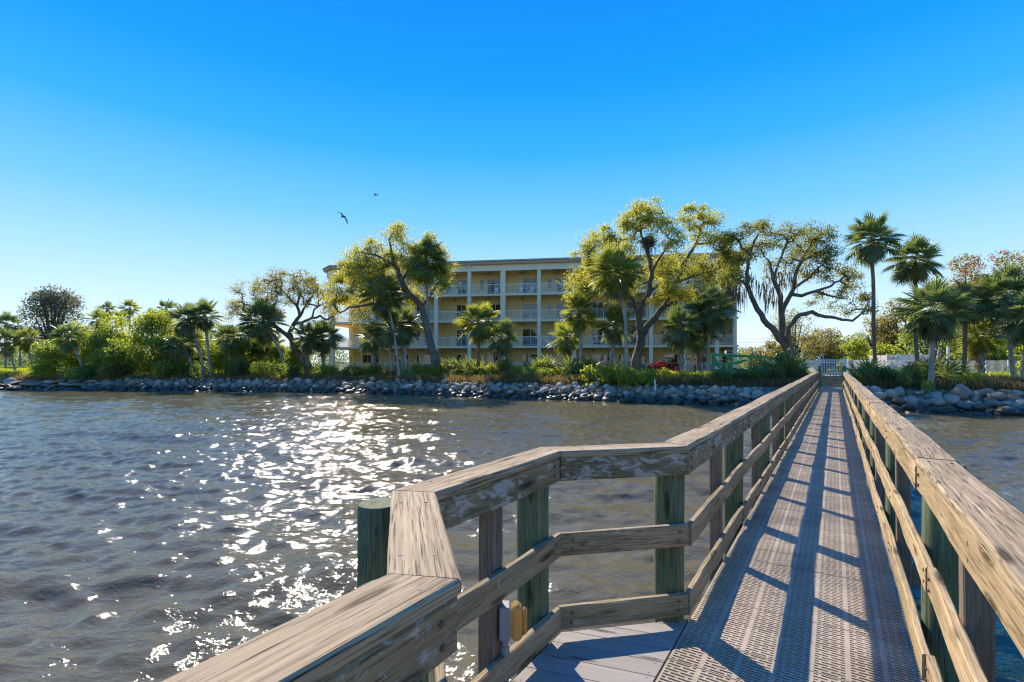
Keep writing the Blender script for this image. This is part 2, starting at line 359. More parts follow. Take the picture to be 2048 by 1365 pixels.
def mk_ground():
    m, t, p = new_mat('lawn_and_earth')
    ge = t.nodes.new('ShaderNodeNewGeometry'); mp = t.nodes.new('ShaderNodeMapping'); L(t, ge.outputs['Position'], mp.inputs[0]); v = mp.outputs[0]
    a = noise(t, v, 0.35, 6, 0.6); b = noise(t, v, 6, 6, 0.7)
    grass = mix(t, ramp(t, b, [(0.3, 0.0), (0.7, 1.0)]), (0.07, 0.10, 0.02), (0.16, 0.19, 0.035))
    earth = mix(t, ramp(t, b, [(0.3, 0.0), (0.7, 1.0)]), (0.12, 0.085, 0.05), (0.27, 0.20, 0.13))
    sx = t.nodes.new('ShaderNodeSeparateXYZ'); L(t, ge.outputs['Position'], sx.inputs[0])
    ad = N(t, 'ShaderNodeMath', operation='MULTIPLY_ADD'); ad.inputs[1].default_value = 0.6; L(t, a, ad.inputs[0]); L(t, sx.outputs[2], ad.inputs[2])
    c = mix(t, ramp(t, ad.outputs[0], [(0.0, 0.0), (0.9, 1.0)]), earth, grass)
    mr = N(t, 'ShaderNodeMapRange'); L(t, ad.outputs[0], mr.inputs[0]); mr.inputs[1].default_value = 1.72; mr.inputs[2].default_value = 1.98
    c = mix(t, mr.outputs[0], earth, grass)
    L(t, c, p.inputs['Base Color']); p.inputs['Roughness'].default_value = 0.95; p.inputs['Specular IOR Level'].default_value = 0.15
    bump(t, b, p, 0.6, 0.08); return m
M['ground'] = mk_ground()
g_ = sheet('ground', axis(-60, 50, 0.9, -1500, 1500), axis(22, 70, 0.6, -60, 3000), ground, M['ground']); tag(g_, kind='structure')

wr = np.random.default_rng(11); NW = 110
lam = 0.28 * (16.0 ** wr.random(NW)); kk = 2 * np.pi / lam
th = R(-100) + wr.normal(0, 0.55, NW) * np.clip(1.5 - lam / 6, 0.6, 1.5); ph = wr.random(NW) * 6.283
am = 0.0047 * lam ** 0.62
def waves(X, Y):
    Z = np.zeros_like(X)
    dist = np.hypot(X, Y)
    for k, a, t_, p_, l_ in zip(kk, am, th, ph, lam):
        f = np.clip((l_ * 260 - dist) / 40, 0, 1)
        s = np.sin(k * (X * math.cos(t_) + Y * math.sin(t_)) + p_)
        Z += a * f * (s + 0.45 * s * s)
    calm = np.clip(-shore_d(X, Y) / 5, 0.25, 1) * np.clip((160 - dist) / 60, 0, 1)
    return Z * calm
def mk_water():
    m, t, p = new_mat('bay_water')
    ge = t.nodes.new('ShaderNodeNewGeometry'); mp = t.nodes.new('ShaderNodeMapping'); L(t, ge.outputs['Position'], mp.inputs[0])
    mp.inputs['Scale'].default_value = (0.75, 1.25, 1); mp.inputs['Rotation'].default_value = (0, 0, R(-10)); v = mp.outputs[0]
    murk = noise(t, v, 0.08, 3)
    c = mix(t, ramp(t, murk, [(0.35, 0.0), (0.65, 1.0)]), (0.096, 0.082, 0.044), (0.13, 0.11, 0.06))
    L(t, c, p.inputs['Base Color']); p.inputs['Roughness'].default_value = 0.07; p.inputs['IOR'].default_value = 1.333
    b = bump(t, noise(t, v, 3.0, 2, 0.6, 0.5), p, 0.42, 0.07)
    b = bump(t, noise(t, v, 9, 2, 0.6, 0.5), p, 0.50, 0.028, b)
    b = bump(t, noise(t, v, 24, 2, 0.55, 0.4), p, 0.45, 0.010, b)
    return m
M['water'] = mk_water()
water = sheet('water', axis(-14, 18, 0.08, -1500, 1500, 1.018, -62, 48), axis(2.2, 14, 0.06, -1500, 1500, 1.012, 2.0, 64), waves, M['water']); tag(water, kind='structure')
# ------------------------------------------------------------------ the pier
PA = math.atan(646 / 1000.0)                    # the pier runs this far right of the view axis
DZ = 1.31                                       # deck height over the water
pier = empty('wooden_pier', (0, 0, DZ), -PA, 'long narrow wooden pier with grated deck and weathered handrails leading to the shore', 'pier')
def pier_w(n, s, z=0.0):                        # pier coordinates (across, along, up from deck) to world
    return Vector((n * math.cos(PA) + s * math.sin(PA), -n * math.sin(PA) + s * math.cos(PA), DZ + z))
def board(name, a, b, w0, w1, z0, z1, m0=0.0, m1=0.0, mat=None, parent=pier, cham=0.007, wob=0.003, seed=0, za=0.0, zb=0.0):
    """plank whose inner edge runs a->b; it reaches from w0 to w1 to the LEFT of a->b; ends mitred by m0, m1"""
    a = Vector((a[0], a[1])); b = Vector((b[0], b[1])); d = b - a; ln = d.length; ang = math.atan2(d.y, d.x)
    h = z1 - z0; c = min(cham, h * 0.3)
    prof = [(w0, c), (w0 + c, 0), (w1 - c, 0), (w1, c), (w1, h - c), (w1 - c, h), (w0 + c, h), (w0, h - c)]
    ns = max(2, int(ln / 0.16)); q = np.random.default_rng(int(abs(a.x * 131 + a.y * 917 + z0 * 77 + seed * 13) * 10) % 99991)
    ph = q.random(4) * 6.28
    V = []
    for i in range(ns + 1):
        f = i / ns
        for (y, z) in prof:
            x = (1 - f) * (m0 * y) + f * (ln + m1 * y)
            wy = wob * (math.sin(x * 1.7 + ph[0]) + 0.6 * math.sin(x * 4.9 + ph[1])); wz = 0.5 * wob * math.sin(x * 2.3 + ph[2])
            e = 0 if i in (0, ns) else 0.25 * wob
            V.append((x, y + wy + e * q.normal(), z + wz + e * 0.6 * q.normal() + (1 - f) * za + f * zb))
    Fc = [tuple(range(7, -1, -1)), tuple(ns * 8 + k for k in range(8))]
    Fc += [(i * 8 + k, i * 8 + (k + 1) % 8, (i + 1) * 8 + (k + 1) % 8, (i + 1) * 8 + k) for i in range(ns) for k in range(8)]
    return ob(name, np_mesh(name, np.array(V), Fc, mat), parent, (a.x, a.y, z0), (0, 0, ang))
SE = 36.4; NL, NR, NB = -0.785, 0.385, -1.40
chain = [(NL, -3.0), (NL, 0.975), (NB, 1.575), (NB, 2.715), (NL, 3.32), (NL, SE)]
T8 = math.tan(R(22.5)); turn = [0, T8, -T8, -T8, T8, 0]      # tan of half the turn at each corner, positive to the left
def pieces(a, b, first, step=4.6):
    a = Vector(a); b = Vector(b); ln = (b - a).length; cuts = [0.0]; x = first
    while x < ln - 0.6: cuts.append(x); x += step
    cuts.append(ln); d = (b - a) / ln
    return [(a + d * p, a + d * q) for p, q in zip(cuts[:-1], cuts[1:])]
def nail(parent, x, y, z):
    nail_mb = MB().cyl((0, 0, -0.004), (0, 0, 0.0015), 0.007, 10)
    return nail_mb.build('nail', M['nail'], parent, loc=(x, y, z))
def bolts(o, ln, h, y):
    xs = [0.07, ln - 0.07] + ([1.33, 2.6] if ln > 3 else [])
    for x in xs:
        for z in (h * 0.3, h * 0.72):
            MB().cyl((0, 0.003, 0), (0, -0.004, 0), 0.009, 8).build('bolt', M['bolt'], o, loc=(x + 0.006 * math.sin(z * 90 + x), y, z))
M['bolt'] = plain('rusty_bolt', (0.13, 0.085, 0.06), 0.7)
def rail_run(a, b, t0, t1, first, warm=False):
    """cap, fascia, middle and lower rail along one straight run, outward to the left of a->b"""
    ps = pieces(a, b, first)
    for i, (p, q) in enumerate(ps):
        m0 = t0 if i == 0 else 0.0; m1 = -t1 if i == len(ps) - 1 else 0.0
        g = 0.003
        d = (q - p).normalized(); p2 = p + d * g; q2 = q - d * g
        jit = lambda s_: 0.010 * math.sin(s_ * 37.7 + p.x * 11 + p.y * 5)
        n = Vector((-d.y, d.x))
        near = abs(p.y) < 9
        cp = p2 + n * (jit(1) if len(ps) > 1 else 0); cq = q2 + n * (jit(2) if len(ps) > 1 else 0)
        c = board('cap_board', cp, cq, -0.004, 0.178, 1.108, 1.15, m0, m1, M['cap'], cham=0.008, wob=0.006 if len(ps) > 1 else 0.002, seed=i)
        if near:
            L_ = (q - p).length
            for xx in ([0.16, L_ - 0.16] if L_ < 1.5 else [0.1, 1.3, 2.6, L_ - 0.1]):
                for yy in (0.045, 0.14): nail(c, xx + m0 * yy * 0.5, yy + 0.004 * math.sin(xx * 9), 0.042)
        fb = board('fascia_board', p2, q2, 0.003, 0.043, 0.965, 1.106, m0, m1, M['railr'] if warm else M['fascia'], wob=0.004, seed=i + 3)
        if near: bolts(fb, (q - p).length, 0.14, 0.002)
    for (z0, z1, off, nm) in ((0.505, 0.645, 1.1, 'middle_rail'), (0.055, 0.195, 0.4, 'lower_rail')):
        ps = pieces(a, b, max(0.9, first - off))
        for i, (p, q) in enumerate(ps):
            d = (q - p).normalized(); n = Vector((-d.y, d.x)); k = 0.006 * math.sin(i * 5.1 + z0 * 9)
            rb = board(nm, p + d * 0.003 + n * k, q - d * 0.003 + n * k, 0.002, 0.042, z0, z1, t0 if i == 0 else 0.0, -t1 if i == len(ps) - 1 else 0.0,
                  M['railr'] if warm else M['rail'], wob=0.005, seed=i + 7)
            if abs(p.y) < 9: bolts(rb, (q - p).length, 0.14, 0.001)
for i in range(5):
    rail_run(chain[i], chain[i + 1], turn[i], turn[i + 1], 2.65 if i == 4 else 9.0)
rail_run((NR, SE), (NR, -3.0), 0, 0, SE - 3.63 - 4.6 * 7 + 0.0, warm=True)
def post_mesh(name, r, z0, z1, mat, round_=True, seed=0):
    q = np.random.default_rng(seed); V = []; n = 14 if round_ else 8; Fc = []
    zs = np.linspace(z0, z1 - 0.012, 12); ph = q.random(3) * 6.28
    prof = []
    for k in range(n):
        a = 2 * math.pi * (k + 0.5) / n
        if round_: prof.append((r * math.cos(a), r * math.sin(a)))
    if not round_:
        c = 0.006; h = r
        prof = [(h, -h + c), (h, h - c), (h - c, h), (-h + c, h), (-h, h - c), (-h, -h + c), (-h + c, -h), (h - c, -h)]
    for i, z in enumerate(list(zs) + [z1]):
        k_ = 1 + 0.02 * math.sin(z * 3 + ph[0]) * (1 if round_ else 0.3); k_ *= 0.94 if i == 12 else 1
        for (x, y) in prof: V.append((x * k_ + 0.004 * math.sin(z * 2 + ph[1]), y * k_ + 0.004 * math.sin(z * 1.7 + ph[2]), z))
    m = len(prof)
    for i in range(12):
        for k in range(m): Fc.append((i * m + k, i * m + (k + 1) % m, (i + 1) * m + (k + 1) % m, (i + 1) * m + k))
    Fc.append(tuple(12 * m + k for k in range(m)))
    me = np_mesh(name, np.array(V), Fc, mat, round_)
    for p in list(me.polygons)[-m - 1:]: p.use_smooth = False
    return me
postm = [post_mesh('post', 0.100, -3.2, 1.104, M['post'], True, k) for k in range(4)]
studm = [post_mesh('stud', 0.047, -0.75, 1.104, M['stud'], False, k) for k in range(4)]
ip = 0
def post(n, s, rz=0): 
    global ip; ip += 1
    return ob('post', postm[ip % 4], pier, (n, s, 0), (0, 0, rz + ip * 1.3))
def stud(n, s, rz=0):
    global ip; ip += 1
    return ob('stud', studm[ip % 4], pier, (n, s, 0), (0, 0, rz))
OFF = 0.047
for k in range(13):
    s = 3.28 + 2.6 * k
    if k == 0: post(NL - 0.148, 3.385)
    elif s < SE: post(NL - OFF - 0.098, s)
    s = 4.66 + 2.6 * k
    if s < SE: stud(NL - OFF - 0.046, s)
for k in range(-2, 13):
    s = 3.80 + 2.6 * k
    if s < SE: post(NR + OFF + 0.098, s)
    s = 2.70 + 2.6 * k
    if s < SE: stud(NR + OFF + 0.046, s)
post(NB - OFF - 0.098, 2.62); post(NL - OFF - 0.12, 0.90); post(NL - OFF - 0.098, -1.6); stud(NL - OFF - 0.046, -0.4)
stud(NB - OFF - 0.046, 2.10)
pile = ob('corner_pile', post_mesh('corner_pile', 0.092, -3.4, 1.07, M['post'], True, 9), pier, (-1.685, 1.535, 0))
tag(pile, 'thick round green pile standing outside the corner of the handrail')
# grated deck panels: rows of slots, all panels share one mesh
PL, PR, PW = -0.80, 0.405, 0.3048
def panel_mesh():
    mb = MB(); wd = PR - PL; rows = 11; pitch = (PW - 0.006) / rows; bar = pitch * 0.50
    ribs = [0.0, 0.2, 0.4, 0.6, 0.8, 1.0]
    solid = [wd * (i / 7.0) for i in range(8)]
    for r in range(rows + 1):
        y0 = r * pitch - (bar / 2 if r else 0); y1 = r * pitch + (bar / 2 if r < rows else 0)
        mb.box(0, wd, y0, y1, -0.03, 0.0)
    hw = 0.009
    for r in range(rows):
        y0 = r * pitch + bar / 2 + (0 if r else 0); y1 = (r + 1) * pitch - bar / 2
        if r == rows - 1: y1 = (r + 1) * pitch - bar / 2
        for i in range(7):
            x0 = solid[i]; x1 = solid[i + 1]; sp = (x1 - x0)
            xs = [x0 + sp * f for f in ((0.5,) if r % 2 else (0.24, 0.76))]
            for x in xs: mb.box(x - hw * 0.8, x + hw * 0.8, y0 - 0.0005, y1 + 0.0005, -0.028, -0.0008)
        for i in range(8):
            xa = max(0, solid[i] - hw * 1.5); xb = min(wd, solid[i] + hw * 1.5)
            mb.box(xa, xb, y0 - 0.0005, y1 + 0.0005, -0.029, -0.0005)
    return np_mesh('deck_panel', np.array(mb.V), mb.F, M['grate'])
pm = panel_mesh(); k = 0; s = -2.6
while s < 40.2:
    ob('deck_panel', pm, pier, (PL, s, 0.0015 * math.sin(k * 2.1)), (0.002 * math.sin(k * 1.3), 0.0015 * math.sin(k * 0.7), 0)); s += PW; k += 1
# the bump-out floor: skewed composite planks cut to the octagon, and the frame under the deck
def clip_poly(poly, nx, ny, c):                  # keep nx*x+ny*y <= c
    out = []
    for i in range(len(poly)):
        p, q = poly[i], poly[(i + 1) % len(poly)]; dp = nx * p[0] + ny * p[1] - c; dq = nx * q[0] + ny * q[1] - c
        if dp <= 0: out.append(p)
        if (dp < 0) != (dq < 0):
            t = dp / (dp - dq); out.append((p[0] + t * (q[0] - p[0]), p[1] + t * (q[1] - p[1])))
    return out
octo = [(PL - 0.012, 0.86), (PL - 0.012, 3.40), (NB - 0.04, 2.80), (NB - 0.04, 1.49)]
sk = R(13.5); ux, uy = math.cos(sk), math.sin(sk); vx, vy = -uy, ux
for k in range(-6, 30):
    c0 = 0.9 + k * 0.146; c1 = c0 + 0.140
    poly = clip_poly(clip_poly(octo, vx, vy, c1), -vx, -vy, -c0)
    if len(poly) < 3: continue
    area = 0.5 * abs(sum(poly[i][0] * poly[(i + 1) % len(poly)][1] - poly[(i + 1) % len(poly)][0] * poly[i][1] for i in range(len(poly))))
    if area < 0.004: continue
    ox, oy = poly[0]; loc = [((x - ox) * ux + (y - oy) * uy, (x - ox) * vx + (y - oy) * vy) for x, y in poly]; n = len(loc)
    V = [(x, y, -0.028) for x, y in loc] + [(x, y, 0.0) for x, y in loc]
    ar = sum(loc[i][0] * loc[(i + 1) % n][1] - loc[(i + 1) % n][0] * loc[i][1] for i in range(n))
    idx = list(range(n)) if ar > 0 else list(range(n - 1, -1, -1))
    Fc = [tuple(n + i for i in idx), tuple(idx[::-1])] + [(idx[i], idx[(i + 1) % n], n + idx[(i + 1) % n], n + idx[i]) for i in range(n)]
    o = ob('deck_plank', np_mesh('deck_plank', np.array(V), Fc, M['plank']), pier, (ox, oy, -0.002), (0, 0, sk))
    sc_ = MB()
    for (x, y) in loc:
        cx_ = sum(q[0] for q in loc) / n; cy_ = sum(q[1] for q in loc) / n
        x2 = x + (cx_ - x) * 0.12; y2 = y + (cy_ - y) * 0.3; sc_.cyl((x2, y2, -0.001), (x2, y2, 0.0006), 0.004, 8)
    sc_.build('screw', M['dark'], o)
for n in (PL + 0.05, -0.2, PR - 0.05):
    board('stringer', (n, -2.8), (n, 40.4), -0.022, 0.022, -0.24, -0.034, mat=M['stud'], wob=0.001)
board('stringer', (NB + 0.03, 1.5), (NB + 0.03, 2.8), -0.022, 0.022, -0.22, -0.034, mat=M['stud'])
for k in range(15):
    s = 3.45 + 2.6 * k
    if s < 40: board('cross_beam', (NL - 0.30, s), (NR + 0.30, s), -0.03, 0.03, -0.42, -0.245, mat=M['stud'])
# landing steps at the shore end
for i in range(3):
    board('step_board', (NR + 0.05, 40.4 + i * 0.32), (NL - 0.05, 40.4 + i * 0.32), -0.32, 0.0, 0.16 + i * 0.2, 0.20 + i * 0.2, mat=M['railr'])
    board('riser_board', (NR + 0.05, 40.42 + i * 0.32), (NL - 0.05, 40.42 + i * 0.32), -0.03, 0.0, -0.05 + i * 0.2, 0.158 + i * 0.2, mat=M['railr'])
for i in range(30):
    board('landing_board', (NR + 0.1, 41.55 + i * 0.15), (NL - 0.1, 41.55 + i * 0.15), 0.0, 0.144, 0.60, 0.635, mat=M['railr'])
for n in (NL - 0.1, NR + 0.1):
    for s in (37.6, 40.0): ob('post', postm[0], pier, (n, s, 0.12 if s < 39 else 0.35))

# electrical outlet with a yellowed cover on the stud
ow = pier_w(NB - OFF - 0.046, 2.10, 0.36)
outlet = empty('outlet_box', ow, R(-90), 'grey outdoor electrical outlet with yellowed clear cover on the brown stud below the rail', 'outlet')
MB().box(-0.045, 0.045, 0.049, 0.105, -0.085, 0.085, 0.006).build('back_box', M['greybox'], outlet)
cv = MB().box(-0.05, 0.05, 0.107, 0.165, -0.088, 0.088, 0.018); cv.box(-0.028, 0.028, 0.166, 0.192, -0.065, 0.065, 0.012)
cv.build('cover', M['amber'], outlet)
co = MB().tube([(0, 0.078, -0.085), (0, 0.078, -0.13)], 0.02, 12); co.tube([(0, 0.078, -0.128), (0, 0.078, -0.17)], 0.025, 12)
co.build('fitting', M['greybox'], outlet)
MB().tube([(0, 0.078, -0.17), (0, 0.072, -0.22), (-0.0, 0.03, -0.29), (0.02, -0.08, -0.34), (0.03, -0.4, -0.36), (0.03, -0.9, -0.37)], 0.015, 12).build('conduit', M['greybox'], outlet, smooth=True)

# ------------------------------------------------------------------ gate and white picket fence at the head of the pier
gw = pier_w(-0.2, 46.2, 0.65)
gate = empty('white_gate', gw, -PA, 'white metal picket gate closing the landward end of the pier', 'gate')
for x in (-0.82, 0.82):
    MB().box(x - 0.06, x + 0.06, -0.06, 0.06, -0.5, 1.42, 0.008).build('gate_post', M['white'], gate)
    MB().box(x - 0.075, x + 0.075, -0.075, 0.075, 1.42, 1.46, 0.008).build('post_cap', M['white'], gate)
for z in (0.06, 1.0, 1.18): MB().box(-0.75, 0.75, -0.02, 0.02, z, z + 0.05).build('gate_rail', M['white'], gate)
for i in range(14):
    x = -0.70 + i * 0.1077
    MB().box(x - 0.017, x + 0.017, -0.017, 0.017, 0.02, 1.3).build('picket', M['white'], gate)
MB().box(-0.6, -0.56, -0.03, 0.03, 1.2, 1.75).build('latch_pole', M['white'], gate)
def fence(name, label, pts, z0, hgt=1.25, spacing=2.4):
    a0 = Vector((pts[0][0], pts[0][1], gz(*pts[0]))); f = empty(name, a0, 0, label, 'fence'); picks = MB()
    for (xa, ya), (xb, yb) in zip(pts[:-1], pts[1:]):
        ln = math.hypot(xb - xa, yb - ya); n = max(1, round(ln / spacing))
        for i in range(n):
            p = Vector((xa + (xb - xa) * i / n, ya + (yb - ya) * i / n, z0)) - a0; q = Vector((xa + (xb - xa) * (i + 1) / n, ya + (yb - ya) * (i + 1) / n, z0)) - a0
            MB().box(p.x - 0.045, p.x + 0.045, p.y - 0.045, p.y + 0.045, p.z - 0.3, p.z + hgt + 0.06).build('fence_post', M['white'], f)
            pn = MB()
            for z in (0.1, hgt - 0.28, hgt - 0.1): pn.beam(p + Vector((0, 0, z)), q + Vector((0, 0, z)), 0.03, 0.035)
            m = int((q - p).length / 0.11)
            for j in range(1, m):
                r = p.lerp(q, j / m); pn.box(r.x - 0.01, r.x + 0.01, r.y - 0.01, r.y + 0.01, r.z + 0.06, r.z + hgt)
            pn.build('picket_panel', M['white'], f)
    return f
gl = pier_w(-1.05, 46.3); gr = pier_w(0.70, 46.3)
fence('picket_fence', 'white metal picket fence behind the shrubs running right from the pier gate', [(gr.x, gr.y), (px(1790, 44.5), 44.5), (px(2060, 46), 46), (px(2200, 47), 47)], 1.92)
fence('picket_fence', 'white metal picket fence running left from the pier gate to the green boom lift', [(px(1535, 48), 48), (px(1600, 44), 44), (gl.x, gl.y)], 1.92)

pt = []; 
for k in range(12):
    s_ = 47.0 + k * 1.3; wv_ = 0.25 * math.sin(k * 0.7)
    for n in (-1.1 + wv_, 0.9 + wv_):
        q_ = pier_w(n, s_); pt.append((q_.x, q_.y, gz(q_.x, q_.y) + 0.09))
M['sand'] = plain('sandy_path', (0.42, 0.30, 0.18), 0.95, var=0.25, nscale=3)
tag(ob('path', np_mesh('path', np.array(pt), [(2 * i, 2 * i + 1, 2 * i + 3, 2 * i + 2) for i in range(11)], M['sand'])), kind='structure')
# ------------------------------------------------------------------ rock revetments
def rock_mesh(seed, sub=2):
    q = np.random.default_rng(seed); bm = bmesh.new(); bmesh.ops.create_icosphere(bm, subdivisions=sub, radius=1.0)
    pl = [(q.normal(size=3), 0.52 + 0.36 * q.random()) for _ in range(10)]
    pl = [(n / np.linalg.norm(n), d) for n, d in pl]; k = q.normal(size=(5, 3)) * 2.2; ph = q.random(5) * 6.28
    for v in bm.verts:
        c = np.array(v.co)
        for n, d in pl:
            e = c @ n
            if e > d: c = c - n * (e - d) * 0.9
        c = c * (1 + 0.05 * sum(math.sin(float(c @ kk_) + p_) for kk_, p_ in zip(k, ph)))
        v.co = c
    me = bpy.data.meshes.new('rock'); bm.to_mesh(me); bm.free(); me.materials.append(M['rock'])
    me.polygons.foreach_set('use_smooth', np.ones(len(me.polygons), dtype=bool)); return me
rockm = [rock_mesh(s) for s in range(12)]
def shore_point(xp, inland):
    d = shore_depth(xp); i = 0
    x, y = px(xp, d), d; e = 0.5
    gx = float(shore_d(np.array([x + e]), np.array([y]))[0] - shore_d(np.array([x - e]), np.array([y]))[0])
    gy = float(shore_d(np.array([x]), np.array([y + e]))[0] - shore_d(np.array([x]), np.array([y - e]))[0])
    l = math.hypot(gx, gy) or 1
    return x + gx / l * inland, y + gy / l * inland
def revetment(label, x0, x1, rows, size, seed, limit=300, cat='rock wall', flat=0.7):
    q = np.random.default_rng(seed); L_ = []
    for (inl, sz) in rows:
        xp = x0 + q.random() * 8
        while xp < x1:
            s = size * sz * (0.55 + 1.0 * q.random() ** 1.8)
            x, y = shore_point(xp, inl + q.normal() * 0.13)
            L_.append((x, y, gz(x, y), s)); xp += s * 1.62 / y * 1000 * (0.9 + 0.3 * q.random())
    e = empty('rock_revetment', (L_[0][0], L_[0][1], 0), 0, label, cat)
    L_.sort(key=lambda r: -r[3] / r[1]); rest_V = []; rest_F = []
    for i, (x, y, z, s) in enumerate(L_):
        me = rockm[int(q.integers(len(rockm)))]; sc_ = (s * (0.85 + 0.5 * q.random()), s * (0.75 + 0.35 * q.random()), s * flat * (0.75 + 0.45 * q.random()))
        rot = Euler((q.normal() * 0.3, q.normal() * 0.3, q.random() * 6.28)); loc = Vector((x, y, z + s * 0.22)) - e.location
        if i < limit: ob('rock', me, e, loc, rot, sc_)
        else:
            mt = Matrix.LocRotScale(loc, rot, Vector(sc_)); n = len(rest_V)
            rest_V += [tuple(mt @ v.co) for v in me.vertices]; rest_F += [tuple(n + k for k in p.vertices) for p in me.polygons]
    if rest_V: o = ob('small_rocks', np_mesh('small_rocks', np.array(rest_V), rest_F, M['rock'], True), e); o['kind'] = 'stuff'
    return len(L_)
R5 = [(-0.2, 1.15), (0.2, 1.15), (0.6, 1.05), (1.0, 1.0), (1.4, 1.0), (1.75, 0.95), (2.1, 0.9)]
n1 = revetment('long bank of rounded grey rocks along the waterline below the apartment building', 195, 1640, R5, 0.30, 3, flat=0.85)
n2 = revetment('grey and rusty brown rocks along the shore to the right of the pier', 1690, 2240, [(-0.3, 1.0), (0.3, 1.1), (0.95, 1.0), (1.6, 1.05), (2.2, 0.9)], 0.34, 4, flat=0.8)
n3 = revetment('low dark flat rocks at the waterline below the far left lawn', -160, 205, [(-0.6, 0.9), (0.0, 1.1), (0.7, 1.0), (1.4, 0.8)], 0.62, 5, flat=0.38)
print('rocks', n1, n2, n3)
pp = shore_point(1302, 1.5)
o = MB().tube([(0, 0, -0.3), (-0.12, -0.05, 0.95)], 0.045, 10).build('drain_pipe', M['white'], loc=(pp[0], pp[1] - 0.4, gz(*pp) + 0.1)); tag(o, 'thin white plastic pipe sticking up out of the rocks', 'pipe')

# ------------------------------------------------------------------ apartment building
BD = 57.5; BA = R(9.0); BO = Vector((px(1006, BD), BD)); bu = Vector((math.cos(BA), -math.sin(BA))); bv = Vector((math.sin(BA), math.cos(BA)))
GZ = 1.85; FH = 3.02
BK = 1.12                                        # overall size of the block
bld = empty('apartment_building', (BO.x * BK, BO.y * BK, EYE + (GZ - EYE) * BK), -BA, 'four storey yellow apartment building with white balcony railings and a brown roof edge', 'building')
bld.scale = (BK, BK, BK)
def u_of(xp):                                    # facade coordinate seen at photo column xp
    r = (xp - CX) / F; return (r * BO.y - BO.x) / (bu.x - r * bu.y)
def bpart(mb, name, mat, parent=bld, **kw): return mb.build(name, M[mat], parent, **kw)
cols = [u_of(x) for x in (746, 808, 872, 938.6, 1006, 1078, 1149, 1225, 1302, 1367, 1434)]
uL, uR = u_of(643), u_of(1476); UW = u_of(676); DV = 2.3; DEP = 15.0; CH = 1.5
def plan(ov):                                    # outline with the left corner cut off, grown by ov
    return [(uL + CH - ov * 0.41, -ov), (uR + ov, -ov), (uR + ov, DEP), (uL - ov, DEP), (uL - ov, CH - ov * 0.41)]
def slab(mb, pts, z0, z1):
    n = len(pts); return mb.add([(x, y, z0) for x, y in pts] + [(x, y, z1) for x, y in pts], [tuple(range(n - 1, -1, -1)), tuple(range(n, 2 * n))] + [(i, (i + 1) % n, n + (i + 1) % n, n + i) for i in range(n)])
for k in range(5):
    if k < 4: bpart(slab(MB(), plan(0.06), k * FH - 0.22, k * FH), 'floor_slab', 'stuccol')
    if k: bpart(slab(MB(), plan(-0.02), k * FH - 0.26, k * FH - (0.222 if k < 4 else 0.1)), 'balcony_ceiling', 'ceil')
HT = 4 * FH
for (a, b) in ((( uL + CH, 0), (uR, 0)), ((uL, CH), (uL + CH, 0)), ((uL, DEP), (uL, CH)), ((uR, 0), (uR, DEP))):
    bpart(MB().beam((a[0], a[1], HT - 0.05), (b[0], b[1], HT - 0.05), 0.3, 0.72), 'frieze_beam', 'stuccol')
bpart(slab(MB(), plan(0.50), HT + 0.31, HT + 0.60), 'roof_edge', 'roofb')
bpart(slab(MB(), plan(0.62), HT + 0.602, HT + 0.70), 'roof_edge', 'roofb')
rf = bpart(slab(MB(), plan(0.55), HT + 0.702, HT + 0.78), 'roof', 'roofm')
bpart(slab(MB(), [(uL + 4, 3), (uR - 3, 3), (uR - 3, 9), (uL + 4, 9)], HT + 0.79, HT + 0.95), 'vent_curb', 'roofm', rf)
# walls: back wall of the balconies, the recessed left end, the right end and the rear
for k in range(4):
    z0, z1 = k * FH, (k + 1) * FH - 0.262
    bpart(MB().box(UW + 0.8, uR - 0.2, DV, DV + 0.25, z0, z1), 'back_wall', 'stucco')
    bpart(MB().beam((UW, DV + 0.8, (z0 + z1) / 2), (UW + 0.85, DV + 0.06, (z0 + z1) / 2), 0.2, z1 - z0), 'angled_wall', 'stucco')
    bpart(MB().box(UW - 0.1, UW + 0.1, DV + 0.75, DEP - 0.3, z0, z1), 'end_wall', 'stucco')
    bpart(MB().box(uR - 0.22, uR, 0.45, DEP - 0.2, z0, z1), 'end_wall', 'stuccol')
bpart(MB().box(uL + 1, uR - 0.3, DEP - 0.3, DEP - 0.05, 0, HT), 'rear_wall', 'stucco')
wide = {2, 4, 6, 8, 10}
for i, u in enumerate(cols):
    r = 0.29 if i == 4 else 0.20
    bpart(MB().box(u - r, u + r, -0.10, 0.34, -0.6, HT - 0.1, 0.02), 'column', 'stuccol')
    if i in wide:
        for k in range(4): bpart(MB().box(u - 0.1, u + 0.1, 0.35, DV - 0.005, k * FH + 0.003, (k + 1) * FH - 0.265), 'party_wall', 'stucco')
for (x, y) in ((uR - 0.3, 0.12), (uL + 0.22, CH + 0.2), (uL + CH - 0.05, 0.12), (uL + 0.22, 7.0), (uL + 0.22, 12.5)):
    bpart(MB().cyl((x, y, -0.6), (x, y, HT - 0.1), 0.22, 16), 'column', 'stuccol')
def window_unit(u0, u1, z0, z1, v, n, name, curtain=None):
    f = MB(); t = 0.055
    f.box(u0, u1, v - 0.06, v, z0, z0 + t); f.box(u0, u1, v - 0.06, v, z1 - t, z1)
    for i in range(n + 1):
        x = u0 + (u1 - u0) * i / n; f.box(max(u0, x - t / 2), min(u1, x + t / 2), v - 0.055, v - 0.002, z0 + t, z1 - t)
    fr = bpart(f, name, 'white'); w_ = (u1 - u0) / n
    for i in range(n):
        pane = MB().box(u0 + i * w_ + t / 2 + 0.002, u0 + (i + 1) * w_ - t / 2 - 0.002, v - 0.030, v - 0.022, z0 + t + 0.002, z1 - t - 0.002)
        bpart(pane, 'pane', 'glass', fr)
    return fr
